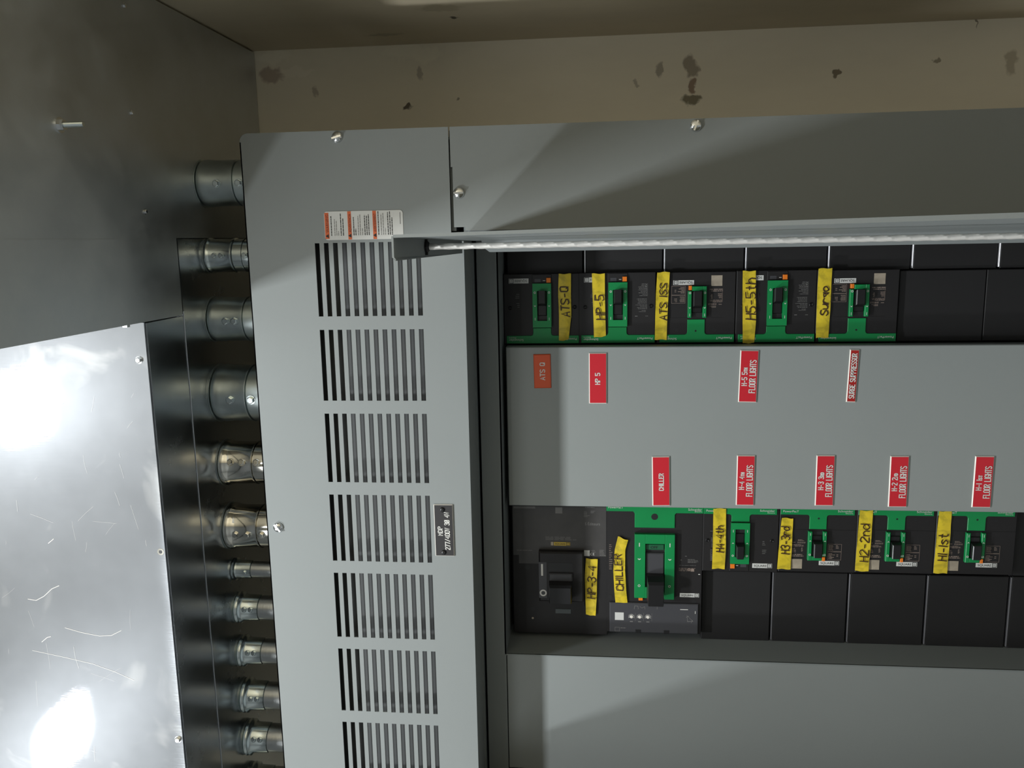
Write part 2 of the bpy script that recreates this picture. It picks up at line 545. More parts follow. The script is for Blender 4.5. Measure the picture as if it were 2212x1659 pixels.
ALB = 1.0
BEIGE = rgb(236, 225, 200)
wall_mat('wall_back_paint', BEIGE, [
    wsp(590, 122, 40, 14, rgb(214, 205, 184), 0.8), wsp(588, 163, 22, 18, rgb(118, 92, 74), 0.55), wsp(640, 155, 42, 9, rgb(212, 202, 182), 0.6),
    wsp(870, 108, 40, 18, rgb(214, 205, 182), 0.7), wsp(918, 118, 30, 16, rgb(214, 205, 182), 0.7), wsp(880, 231, 11, 7, rgb(58, 48, 34), 0.9),
    wsp(905, 160, 8, 16, rgb(112, 100, 84), 0.5), wsp(680, 200, 7, 10, rgb(112, 96, 80), 0.5), wsp(1494, 145, 14, 20, rgb(112, 100, 82), 0.75),
    wsp(1497, 185, 9, 12, rgb(104, 76, 54), 0.8), wsp(1492, 214, 18, 11, rgb(86, 78, 54), 0.85), wsp(1428, 150, 9, 16, rgb(112, 104, 88), 0.65),
    wsp(1808, 159, 5, 8, rgb(92, 78, 56), 0.85), wsp(2022, 126, 6, 4, rgb(98, 84, 62), 0.7), wsp(2185, 135, 14, 26, rgb(118, 106, 80), 0.5),
    wsp(1375, 178, 4, 7, rgb(110, 98, 78), 0.5), wsp(990, 217, 4, 3, rgb(98, 88, 68), 0.7), wsp(2109, 46, 2, 14, rgb(96, 84, 66), 0.8)], 0, 0.06)
wall_mat('wall_right_paint', rgb(210, 197, 170), [
    rsp(980, 38, 0.008, 0.006, rgb(62, 52, 36), 0.9), rsp(950, 18, 0.02, 0.03, rgb(160, 148, 118), 0.5), rsp(830, 75, 0.01, 0.03, rgb(158, 146, 122), 0.5)], 1, 0.08)
wall_mat('room_paint', rgb(128, 131, 132), [], 0, 0.03)
mat('floor_paint', rgb(140, 142, 144), 0.5, var=0.08, vscale=2)
mat('ceiling_paint', rgb(190, 190, 186), 0.8)
ALB = 0.70
struct('wall_back', MB().box(UC, UF, VL, VR + 0.1, WB - 0.1, WB, 'wall_back_paint'), 'scuffed beige wall behind the electrical panel')
struct('wall_right', MB().box(UC, UF, VR, VR + 0.1, WB, WF, 'wall_right_paint'), 'beige side wall beside the panel')
struct('wall_left', MB().box(UC, UF, VL - 0.1, VL, WB - 0.1, WF, 'room_paint'), 'plain wall to the left of the room')
struct('wall_front', MB().box(UC, UF, VL - 0.1, VR + 0.1, WF, WF + 0.1, 'room_paint'), 'plain wall behind the viewer')
struct('floor', MB().box(UF, UF + 0.1, VL - 0.1, VR + 0.1, WB - 0.1, WF + 0.1, 'floor_paint'), 'grey floor')
struct('ceiling', MB().box(UC - 0.1, UC, VL - 0.1, VR + 0.1, WB - 0.1, WF + 0.1, 'ceiling_paint'), 'pale ceiling')

# ------------------------------------------------------------------ panelboard
US, UI = -0.4705, -0.1763      # top edge of the trim, top edge of the door opening
UB = 0.80                      # bottom of the door opening (below the picture)
V1, V0 = 0.143, -0.928         # right and left edge of the trim
VD = 0.008                     # right edge of the opening
pb = thing('panelboard', 'tall grey electrical panelboard with louvered top cover and open door', 'panelboard', (1.0, -0.39, WB))
MB().ring((US + 0.012, 1.02, V0 + 0.012, V1 - 0.012), (US + 0.015, 1.017, V0 + 0.015, V1 - 0.015), WB + 0.002, -0.004, 'grey_paint_inner').box(
    US + 0.012, 1.02, V0 + 0.012, V1 - 0.012, WB + 0.001, WB + 0.004, 'grey_paint_inner').build('back_box', pb)

# louvered top cover: sheet with seven groups of twelve slots
us = [(-0.3767 + 0.0124 * i, -0.3767 + 0.0124 * i + 0.0064) for i in range(12)]
vs_ = [(-0.0005 - 0.1156 * i - 0.0975, -0.0005 - 0.1156 * i) for i in range(7)] + [(-0.0005 - 0.1156 * 7 - 0.0975, -0.0005 - 0.1156 * 7)]
vs_ = vs_[:7]
RC = 0.011
ub = sorted([US, US + RC, UI] + [x for p in us for x in p])
vb = sorted([V0, VD, V1 - RC, V1] + [x for p in vs_ for x in p])
hole = set()
for (a, b) in us:
    for (c, d) in vs_: hole.add((round(a, 5), round(c, 5)))
lc = MB(); TH = 0.0016
TOPB = -0.98


def sheet(lc, ub, vb, skip, m):
    P = {}

    def vid(x, y, z):
        k = (round(x, 6), round(y, 6), z)
        if k not in P: P[k] = len(lc.v); lc.v.append((x, y, z))
        return P[k]
    cells = [(i, j) for i in range(len(ub) - 1) for j in range(len(vb) - 1) if not skip(i, j)]
    cs = set(cells)

    def f(a):
        lc.f.append(a); lc.m.append(m); lc.sm.append(False)
    for (i, j) in cells:
        x0, x1, y0, y1 = ub[i], ub[i + 1], vb[j], vb[j + 1]
        f((vid(x0, y0, 0.0), vid(x1, y0, 0.0), vid(x1, y1, 0.0), vid(x0, y1, 0.0)))
        f((vid(x0, y0, -TH), vid(x0, y1, -TH), vid(x1, y1, -TH), vid(x1, y0, -TH)))
        for (di, dj, a, b) in ((-1, 0, (x0, y0), (x0, y1)), (1, 0, (x1, y0), (x1, y1)), (0, -1, (x0, y0), (x1, y0)), (0, 1, (x0, y1), (x1, y1))):
            if (i + di, j + dj) not in cs:
                f((vid(a[0], a[1], 0.0), vid(b[0], b[1], 0.0), vid(b[0], b[1], -TH), vid(a[0], a[1], -TH)))


def sk(i, j):
    if (round(ub[i], 5), round(vb[j], 5)) in hole: return True
    if ub[i] < US + RC - 1e-6 and vb[j] > V1 - RC - 1e-6: return True
    if ub[i] > -0.1925 - 1e-4 and vb[j] > VD - 1e-4: return True
    return False


ub = sorted(ub + [-0.1925])
sheet(lc, ub, vb, sk, 'grey_paint')
cc = (US + RC, V1 - RC)
lc.prism([cc] + [(cc[0] - RC * math.sin(t * PI / 16), cc[1] + RC * math.cos(t * PI / 16)) for t in range(9)], -TH, 0, 'grey_paint')
# folded edges: top hem, right hem, and the deep lip along the door opening
lc.box(US, US + TH, V0, V1 - RC, -0.004, 0, 'grey_paint')
o = lc.build('louvered_cover', pb); o['label'] = 'grey louvered top cover'
MB().box(UI - 0.0016, UI, V0, VD, -0.07, -TH, 'grey_paint').box(UI, UI + 0.0026, V0, -0.012, -0.072, -0.062, 'grey_paint_inner').build('cover_lip', pb)
# guard sheet behind the louvers, inside the box
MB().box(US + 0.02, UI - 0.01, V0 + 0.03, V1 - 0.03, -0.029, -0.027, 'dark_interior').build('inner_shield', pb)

# right-hand side cover with its notched corner
U2 = -0.1905
ca = at(978, 491, 0); cb = at(1005, 491, 0); cd = at(1009, 498, 0)
mb = MB()
sheet(mb, [U2, U2 + 0.0022, cb[0], 0.82], [cd[1], ca[1], 0.093, V1], lambda i, j: (i < 2 and j == 0) or (i == 0 and j == 1), 'grey_paint')
mb.build('side_cover', pb)
MB().box(-0.1925, U2 + 0.004, VD + 0.004, V1 - 0.004, -0.012, -0.006, 'grey_paint_inner').build('seam_backing', pb)
MB().box(UI, 0.82, VD + 0.0005, VD + 0.012, -0.07, -0.004, 'grey_paint_inner').build('side_lip', pb)
MB().box(U2, 0.82, V0, -0.800, -TH, 0, 'grey_paint').build('side_cover', pb)
MB().box(0.82, 1.03, V0, V1, -TH, 0, 'grey_paint').build('bottom_cover', pb)


def dome_screw(p, ang, r, name, parent, m='screw_steel', phillips=False):
    u, v, w = p
    mb = MB()
    mb.lathe([(0, r), (r * 0.12, r), (r * 0.3, r * 0.92), (r * 0.5, r * 0.72), (r * 0.62, r * 0.42), (r * 0.66, 0.001 * r)], (u, v, w), (0, 0, 1), 20, m)
    for k in ((0, PI / 2) if phillips else (0,)):
        a = ang + k; L = r * (0.55 if phillips else 0.86); b = r * 0.15
        c, s = math.cos(a), math.sin(a)
        z = w + r * 0.5
        q = [(-L, -b), (L, -b), (L, b), (-L, b)]
        mb.prism([(u + x * c - y * s, v + x * s + y * c) for x, y in q], z - r * 0.18, z + r * 0.17, 'black_ink' if phillips else m)
    return mb.build(name, parent)


for (u, v), a in zip([(-0.3386, 0.1345), (0.119, 0.1345), (-0.1809, 0.0601), (-0.454, -0.3966)], [0.25, 1.2, 0.0, -0.9]):
    o = dome_screw((u, v, 0), a, 0.0074, 'cover_screw', pb)

# inner frame and recess
WI, WK, WFIL = -0.070, -0.170, -0.138
UR = -0.1405                   # top wall of the recess
VG = -0.616                    # lower wall of the recess
fr = MB()
fr.box(UI + 0.006, UR, -0.815, 0.03, WI - 0.002, WI, 'grey_paint_inner')                 # face band under the cover lip
fr.box(UR - 0.002, UR, VG, 0.05, WK, WI, 'grey_paint_inner')                               # recess wall, upper end
fr.box(UR, UB, VG - 0.002, VG, WK, WI - 0.001, 'grey_paint_inner')                         # recess wall, left side
fr.box(UR, UB, 0.05, 0.052, WK, WI, 'grey_paint_inner')
fr.build('inner_frame', pb)
MB().box(UR, UB, VG, 0.05, WK - 0.003, WK - 0.001, 'black_plastic').build('bus_cover', pb)
MB().box(UR + 0.001, UB, -0.805, VG, WI - 0.0035, WI - 0.0015, 'grey_paint', 0.0008).build('gutter_cover', pb)
# dead front plate between the two breaker rows
DF = -0.095
MB().box(-0.1345, UB, -0.3908, -0.1535, DF - 0.022, DF, 'dead_front_paint', 0.0012).build('dead_front', pb)

# door, swung open towards the viewer; hinged on the right of the opening
dr = bpy.data.objects.new('door', None); COL.objects.link(dr); dr.parent = pb; dr.location = W((UI, -0.002, 0)) - pb.location
dr.empty_display_size = 0.02; dr['label'] = 'grey door standing open, seen edge-on'
wn, wf = D - 0.725, 0.004
UT = -0.178
sk_ = MB()
# skin: inner and outer face; the free edge bows outwards a little towards the bottom
rows = []
for k in range(13):
    t = k / 12.0; u = UT + (UB - 0.01 - UT) * t
    bow = 0.0092 * min(1.0, t * 1.55) ** 0.9
    vin = 0.0031 + bow * 0.75; vout = 0.0057 + bow * 1.0
    rows.append((u, vin, vout))
vs = []
for (u, a, b) in rows:
    vs += [(u, a, wn), (u, b, wn), (u, 0.0012, wf), (u, -0.0012, wf)]
fs = []
for k in range(12):
    for j in range(4):
        a = 4 * k + j; b = 4 * k + (j + 1) % 4
        fs.append((a, b, b + 4, a + 4))
fs += [(0, 1, 2, 3), (48, 49, 50, 51)]
sk_.add(vs, fs, 'grey_paint')
sk_.build('door_skin', dr)
fl = MB()
# top flange with rounded corner at the free edge
VB = -0.0168
prof = [(UT, 0.0035), (UT - 0.0012, 0.0032)]
fl.add([(UT - 0.0016, 0.0045, wn), (UT - 0.0016, VB + 0.003, wn), (UT + 0.0012, VB, wn - 0.001), (UT + 0.0002, 0.0045, wn), (UT + 0.0002, VB + 0.003, wn), (UT + 0.0016, VB + 0.001, wn - 0.001),
        (UT - 0.0016, 0.0, wf), (UT - 0.0016, VB, wf), (UT + 0.0002, 0.0, wf), (UT + 0.0002, VB, wf)],
       [(0, 1, 4, 3), (1, 2, 5, 4), (0, 1, 7, 6), (3, 8, 9, 4), (1, 2, 7), (4, 9, 5), (2, 5, 9, 7), (6, 7, 9, 8), (0, 3, 8, 6)], 'grey_paint')
fl.build('top_flange', dr)
# hinge-side flange with chamfered end
hp = at(1047, 538, 0.0); hq = at(1058, 545, 0.0)
MB().prism([(hp[0] - 0.004, -0.001), (hp[0], -0.011), (hq[0], -0.0160), (UB - 0.02, -0.0160), (UB - 0.02, -0.001)], 0.0005, 0.0025, 'grey_paint').build('hinge_flange', dr)
# latch rod: twisted bright bar inside the door pan
rw = D - 0.86; rv = -0.0060; RRD = 0.0031
rd = MB(); nseg = 560; nn = 10
vs = []
for k in range(nseg + 1):
    u = -0.1755 + 0.93 * k / nseg
    for j in range(nn):
        a = 2 * PI * j / nn
        r = RRD * (1 + 0.05 * math.cos(2 * (a - 2 * PI * (u / 0.034))))
        vs.append((u, rv + r * math.cos(a), rw + r * math.sin(a)))
rd.add(vs, [(k * nn + j, k * nn + (j + 1) % nn, (k + 1) * nn + (j + 1) % nn, (k + 1) * nn + j) for k in range(nseg) for j in range(nn)], 'rod_steel', True)
rd.build('latch_rod', dr)
# dark guide where the rod meets the top flange
MB().lathe([(0, 0.0062), (0.002, 0.0062), (0.004, 0.004)], (-0.1774, rv, rw), (1, 0, 0), 8, 'black_plastic', False).box(-0.1776, -0.1752, rv - 0.0085, rv + 0.0085, rw - 0.002, rw + 0.002, 'black_plastic').build('rod_guide', dr)

# the matching left-hand door, open just outside the picture
VH = -0.797
dl = bpy.data.objects.new('door', None); COL.objects.link(dl); dl.parent = pb; dl.location = W((UI, VH, 0)) - pb.location
dl.empty_display_size = 0.02; dl['label'] = 'second grey door, standing open beyond the left edge'
MB().box(UT, UB - 0.01, VH - 0.0016, VH, -0.004, wn, 'grey_paint').build('door_skin', dl)
MB().box(UT - 0.0016, UT, VH - 0.0016, VH + 0.018, wf, wn, 'grey_paint').build('top_flange', dl)
MB().box(UT + 0.035, UB - 0.02, VH, VH + 0.015, 0.0005, 0.0025, 'grey_paint').build('hinge_flange', dl)

# ------------------------------------------------------------------ lettered plates
def plate_thing(name, label, cat, group, c, wid, ln, ang, w0, th, face, edge, lines, bevel=0.0011, ink='white_ink', stroke=0.0012):
    a = math.radians(ang)
    t = thing(name, label, cat, (c[0], c[1], w0), group)

    def T(x, y):        # x: along the reading direction (to +v), y: letter-up (to -u)
        uu, vv = -y, x
        return (c[0] + uu * math.cos(a) - vv * math.sin(a), c[1] + uu * math.sin(a) + vv * math.cos(a))
    mb = MB()
    P = [T(-ln / 2, -wid / 2), T(ln / 2, -wid / 2), T(ln / 2, wid / 2), T(-ln / 2, wid / 2)]
    mb.prism(P, w0, w0 + th, face, bevel, side=edge)
    mb.build('plate', t)
    le = MB()
    for (txt, x0, x1, yb, h, small) in lines:
        le.strokes(txt, T(x0, yb), T(x1, yb), h, stroke, w0 + th + 0.0003, ink, gap=0.42, small=small)
    le.build('lettering', t)
    return t


TW = 0.0254
tags = [
    ('plain orange nameplate engraved ATS Q', (-0.0821, -0.1883), 0.0246, 0.0494, 0.84, 'orange_tag', 'orange_tag', [('ATS Q', -0.0125, 0.0122, -0.0035, 0.0066, ())]),
    ('red nameplate engraved HP 5', (-0.0025, -0.1988), TW, 0.0736, 0.05, 'red_tag', 'white_core', [('HP 5', -0.0085, 0.0075, -0.0028, 0.0064, ())]),
    ('red nameplate engraved CHILLER', (0.0885, -0.3505), TW, 0.0741, 1.22, 'red_tag', 'white_core', [('CHILLER', -0.0135, 0.0115, -0.0034, 0.0062, ())]),
    ('red nameplate engraved H-5 5TH FLOOR LIGHTS', (0.2082, -0.1964), TW, 0.0742, -1.1, 'red_tag', 'white_core', [('H-5 5TH', -0.013, 0.012, 0.0022, 0.0068, (5, 6)), ('FLOOR LIGHTS', -0.023, 0.023, -0.0094, 0.0080, ())]),
    ('red nameplate engraved H-4 4TH FLOOR LIGHTS', (0.2083, -0.3480), TW, 0.0742, 0.06, 'red_tag', 'white_core', [('H-4 4TH', -0.013, 0.012, 0.0022, 0.0068, (5, 6)), ('FLOOR LIGHTS', -0.023, 0.0225, -0.0094, 0.0080, ())]),
    ('narrow dark red nameplate engraved SURGE SUPPRESSOR', (0.3497, -0.1961), 0.0129, 0.0741, -1.57, 'deep_red_tag', 'white_core', [('SURGE SUPPRESSOR', -0.0312, 0.0312, -0.0033, 0.0066, ())]),
    ('red nameplate engraved H-3 3RD FLOOR LIGHTS', (0.3187, -0.3470), TW, 0.0742, 0.3, 'red_tag', 'white_core', [('H-3 3RD', -0.013, 0.012, 0.0022, 0.0068, (5, 6)), ('FLOOR LIGHTS', -0.023, 0.0225, -0.0094, 0.0080, ())]),
    ('red nameplate engraved H-2 2ND FLOOR LIGHTS', (0.4193, -0.3474), TW, 0.0744, 0.4, 'red_tag', 'white_core', [('H-2 2ND', -0.013, 0.012, 0.0022, 0.0068, (5, 6)), ('FLOOR LIGHTS', -0.023, 0.0225, -0.0094, 0.0080, ())]),
    ('red nameplate engraved H-1 1ST FLOOR LIGHTS', (0.5323, -0.3465), TW, 0.0743, -0.1, 'red_tag', 'white_core', [('H-1 1ST', -0.0115, 0.0095, 0.0022, 0.0068, (5, 6)), ('FLOOR LIGHTS', -0.023, 0.0225, -0.0094, 0.0080, ())]),
]
for (lb, c, wd, ln, an, fc, ed, lines) in tags:
    plate_thing('nameplate', lb, 'nameplate', 'engraved nameplates on the dead front', c, wd, ln, an, DF + 0.0001, 0.0020, fc, ed, lines, stroke=0.00125)
t = plate_thing('nameplate', 'black nameplate engraved MDP 277/480V 3Ø 4W, screwed beside the louvers', 'nameplate', None, (-0.215, -0.3965), 0.0266, 0.0746, 0.2, 0.0001, 0.0020, 'mdp_black', 'white_core',
                [('MDP', -0.007, 0.0055, 0.0022, 0.0060, ()), ('277/480V 3Ø 4W', -0.0275, 0.0262, -0.0078, 0.0064, ())], bevel=0.0007, stroke=0.00115)
for v in (-0.3665, -0.4285):
    dome_screw((-0.2165, v, 0.0021), 0.5, 0.0036, 'plate_screw', t, 'black_handle', True)

# warning sticker on the louvered cover
st = thing('warning_label', 'white and orange warning sticker with three text panels above the louvers', 'sticker', (-0.309, 0.0215, 0.0), None)
ua, ubb, va, vbb = -0.3618, -0.2558, 0.0033, 0.0404
r = 0.004
pts = []
for (cu_, cv_, a0) in ((ubb - r, vbb - r, 0), (ua + r, vbb - r, 90), (ua + r, va + r, 180), (ubb - r, va + r, 270)):
    for k in range(5):
        a = math.radians(a0 + k * 22.5); pts.append((cu_ + r * math.cos(a), cv_ + r * math.sin(a)))
MB().prism(pts, 0.0002, 0.0005, 'paper_white').build('sticker_sheet', st)
pr = MB()
rnd = random.Random(3)
bands = [(-0.3612, -0.3556), (-0.3300, -0.3252), (-0.2963, -0.2915)]
for (b0, b1), word in zip(bands, ('WARNING', 'ADVERTENCIA', 'AVERTISSEMENT')):
    e = 0.0016 if b0 < -0.36 else 0.0003
    ob = MB(); wl = MB()
    ob.rect(b0, b1, va + e, vbb - e, 0.00065, 'paper_orange')
    tri = 0.0026; cu_ = (b0 + b1) / 2; v_ = va + 0.0052
    wl.add([(cu_ + tri * 0.7, v_ - tri, 0.0008), (cu_ + tri * 0.7, v_ + tri, 0.0008), (cu_ - tri, v_, 0.0008)], [(0, 1, 2)], 'black_ink')
    wl.text(word, cu_ + 0.0004, va + 0.0215, 0.0008, 0.0235, 0.0036, 'red_ink', rot_img_up)
    bo = ob.build('orange_band', st); wl.build('lettering', bo)
cols = [(-0.3525, 0.0255, 1), (-0.3480, 0.0215, 0), (-0.3455, 0.0195, 0), (-0.343, 0.006, 0), (-0.3395, 0.0285, 1), (-0.3365, 0.0225, 1),
        (-0.3222, 0.0235, 1), (-0.3196, 0.0085, 1), (-0.3160, 0.025, 0), (-0.3133, 0.027, 0), (-0.3105, 0.009, 0), (-0.3072, 0.026, 1), (-0.3045, 0.025, 1), (-0.3018, 0.027, 1),
        (-0.2888, 0.0305, 1), (-0.2850, 0.027, 0), (-0.2823, 0.028, 0), (-0.2796, 0.009, 0), (-0.2760, 0.029, 1), (-0.2733, 0.03, 1), (-0.2705, 0.022, 1)]
for (u, L, bold) in cols:
    v = va + 0.0055; e = v + L
    while v < e:
        l = min(e - v, rnd.uniform(0.0015, 0.0048))
        pr.rect(u - (0.00055 if bold else 0.0004), u + (0.00055 if bold else 0.0004), v, v + l, 0.0007, 'black_ink' if bold else 'grey_ink')
        v += l + 0.0006
pr.rect(-0.2598, -0.2590, vbb - 0.018, vbb - 0.003, 0.0007, 'grey_ink')
pr.build('fine_print', st)

# ------------------------------------------------------------------ breakers (authored in their own frame: x along the stack, y = up in the row, z outwards)
MI = Matrix(((0, 1, 0), (0, 0, -1), (-1, 0, 0)))       # local (x, y, z) -> world


def broot(label, u, v, w, flip=False):
    o = bpy.data.objects.new('circuit_breaker', None); COL.objects.link(o); o.empty_display_size = 0.02
    m = MI.to_4x4()
    if flip: m = m @ Matrix.Rotation(PI, 4, 'Z')
    o.matrix_world = Matrix.Translation(W((u, v, w))) @ m
    tag(o, label, 'circuit breaker', 'circuit breakers in the panelboard')
    return o


WBK = -0.125


def bits(sa, sb):
    def R(mb, a0, a1, b0, b1, z0, z1, m, bev=0):
        return mb.box(a0 * sa, a1 * sa, -b1 * sb, -b0 * sb, z0, z1, m, bev)

    def Q(pts): return [(a * sa, -b * sb) for a, b in pts]
    return R, Q


def tee(wd, b0, a0, a1, b1, r=5):
    """T-shaped green faceplate outline in breaker px"""
    return [(2, 0), (wd - 4, 0), (wd - 4, b0), (a1 + r, b0), (a1 + 1.5, b0 + 1.5), (a1, b0 + r), (a1, b1), (a0, b1), (a0, b0 + r), (a0 - 1.5, b0 + 1.5), (a0 - r, b0), (2, b0)]


def brand_plate(root, R, Q, sa, sb, a0, a1, b0, b1, z, colr='paper_white', ink='black_ink'):
    p = R(MB(), a0, a1, b0, b1, z, z + 0.0006, colr).build('logo_plate', root, False)
    le = MB(); w = (a1 - a0) * sa; h = (b1 - b0) * sb; x0 = a0 * sa; yc = -(b0 + b1) / 2 * sb
    le.text('SQUARE', x0 + w * 0.40, yc, z + 0.0008, w * 0.64, h * 0.5, ink)
    le.text('D', x0 + w * 0.865, yc, z + 0.0008, w * 0.07, h * 0.42, ink)
    s2 = h * 0.40; xc = x0 + w * 0.868
    le.line([(xc - s2, yc - s2), (xc + s2, yc - s2), (xc + s2, yc + s2), (xc - s2, yc + s2), (xc - s2, yc - s2)], h * 0.10, z + 0.0008, ink, False)
    le.build('lettering', p, False)


def face_words(root_part, sa, sb, wd, b, z, h=6.5):
    le = MB()
    le.text('PowerPacT', 7 * sa, -b * sb, z, 34 * sa, h * 0.75 * sb, 'white_ink', align='l')
    le.build('lettering', root_part, False); le = MB()
    le.text('Schneider', (wd - 7) * sa, -(b - 1.6) * sb, z, 33 * sa, h * 0.72 * sb, 'white_ink', align='r')
    le.text('Electric', (wd - 7) * sa, -(b + 3.2) * sb, z, 16 * sa, h * 0.4 * sb, 'white_ink', align='r')
    le.build('lettering', root_part, False)


def small_screw(root, x, y, z, r, m='black_handle'):
    mb = MB().lathe([(0, r), (r * 0.25, r), (r * 0.5, r * 0.75), (r * 0.2, r * 0.4)], (x, y, z), (0, 0, 1), 12, m)
    mb.box(x - r * 0.7, x + r * 0.7, y - r * 0.12, y + r * 0.12, z + r * 0.2, z + r * 0.52, 'black_ink')
    return mb.build('case_screw', root, False)


def marks(parent, sa, sb, pairs, bO, bV, bI, z, up):
    mk = MB()
    for a in pairs:
        x = a * sa
        mk.annulus(x, -bO * sb, 1.35 * sa, 2.4 * sa, z, 'white_ink')
        d = -1 if up else 1
        mk.add([(x - 2.6 * sa, -bV * sb, z), (x, -(bV + 3.4 * d) * sb, z), (x + 2.6 * sa, -bV * sb, z), (x, -(bV + 1.2 * d) * sb, z)], [(0, 1, 3), (3, 1, 2)], 'white_ink')
        mk.rect(x - 0.5 * sa, x + 0.5 * sa, -(bI + 3) * sb, -(bI - 3) * sb, z, 'white_ink')
    return mk.build('position_marks', parent, False)


def toggle(root, sa, sb, a0, a1, b0, b1, zt, hb0, hb1, taper=0.8):
    """slot bed, sliding apron, and lever standing out near the OFF end"""
    R, Q = bits(sa, sb)
    mb = MB()
    R(mb, a0, a1, b0, b1, -0.001, 0.0006, 'black_ink')
    R(mb, a0 + 1, a1 - 1, b0 + (b1 - b0) * 0.16, hb0 + 2, 0.0006, 0.0026, 'black_handle', 0.001)
    x0, x1, y0, y1 = (a0 + 1.2) * sa, (a1 - 1.2) * sa, -hb1 * sb, -hb0 * sb
    xc = (x0 + x1) / 2; hw = (x1 - x0) / 2
    vs = []
    for z, k, dy0, dy1 in ((0.0006, 1.0, 0, 0), (zt * 0.55, 0.94, -0.0012, -0.0016), (zt * 0.93, taper, -0.0028, -0.0034), (zt, taper * 0.84, -0.0036, -0.0046)):
        vs += [(xc - hw * k, y0 + dy0, z), (xc + hw * k, y0 + dy0, z), (xc + hw * k, y1 + dy1, z), (xc - hw * k, y1 + dy1, z)]
    fs = [(3, 2, 1, 0), (12, 13, 14, 15)]
    for k in range(3):
        for j in range(4):
            a = 4 * k + j; b = 4 * k + (j + 1) % 4
            fs.append((a, b, b + 4, a + 4))
    mb.add(vs, fs, 'black_handle')
    return mb.build('toggle_handle', root, False)


def breaker_wide(label):
    """frame breaker with a full green escutcheon round the lever"""
    sa, sb = 0.000654, 0.000668
    R, Q = bits(sa, sb)
    root = broot(label, 0, 0, WBK)
    rn = random.Random(11)
    mb = MB()
    R(mb, 0.6, 169.5, -2, 152, -0.044, 0.0, 'black_case', 0.0008)
    R(mb, 62, 105, 132, 150, 0, 0.001, 'black_case', 0.0004)
    mb.build('case', root, False)
    g = MB().prism(Q(tee(168, 17, 63.6, 104, 34)), -0.0005, 0.0016, 'green_plastic', 0.0004).build('green_faceplate', root, False)
    face_words(g, sa, sb, 166, 9, 0.0019)
    mb = MB()
    mb.ring((62.7 * sa, 104 * sa, -131 * sb, -35.7 * sb), (72 * sa, 94 * sa, -115 * sb, -50 * sb), 0.0, 0.0052, 'green_plastic')
    e = mb.build('escutcheon', root, False)
    marks(e, sa, sb, (67.3, 98.8), 111.5, 84, 54, 0.0055, True)
    toggle(root, sa, sb, 72, 94, 50.5, 114.5, 0.012, 82, 111)
    R(MB(), 63.5, 73, 132.5, 143, 0.0005, 0.0034, 'orange_plastic', 0.0003).build('trip_button', root, False)
    R(MB(), 86, 99.5, 133.5, 140.5, 0.0005, 0.0014, 'dark_grey_plastic').rect(75.5 * sa, 81 * sa, -137.5 * sb, -136.4 * sb, 0.0016, 'white_ink').build('status_window', root, False)
    brand_plate(root, R, Q, sa, sb, 113, 157, 131.5, 142, 0.0001)
    pr = MB()
    for (a0, a1, b0, b1, rows) in ((20, 24, 112, 127, 4), (18, 40, 100, 128, 9), (20, 44, 84, 96, 4), (19, 45, 72, 83, 4), (22, 38, 66, 71, 2), (40, 47, 55, 60, 1), (17, 27, 56, 59, 1)):
        pr.micro(a0 * sa, a1 * sa, -b1 * sb, -b0 * sb, 0.0003, rows, 'grey_ink', rn, 0.28)
    pr.build('rating_print', root, False); pr = MB()
    for (a0, a1, b0, b1, rows) in ((134, 146, 98, 110, 3), (134, 142, 78, 90, 3)):
        pr.micro(a0 * sa, a1 * sa, -b1 * sb, -b0 * sb, 0.0003, rows, 'grey_ink', rn, 0.25)
    pr.build('rating_print', root, False)
    small_screw(root, 11 * sa, -79 * sb, 0, 0.0029); small_screw(root, 155 * sa, -78 * sb, 0, 0.0027)
    return root


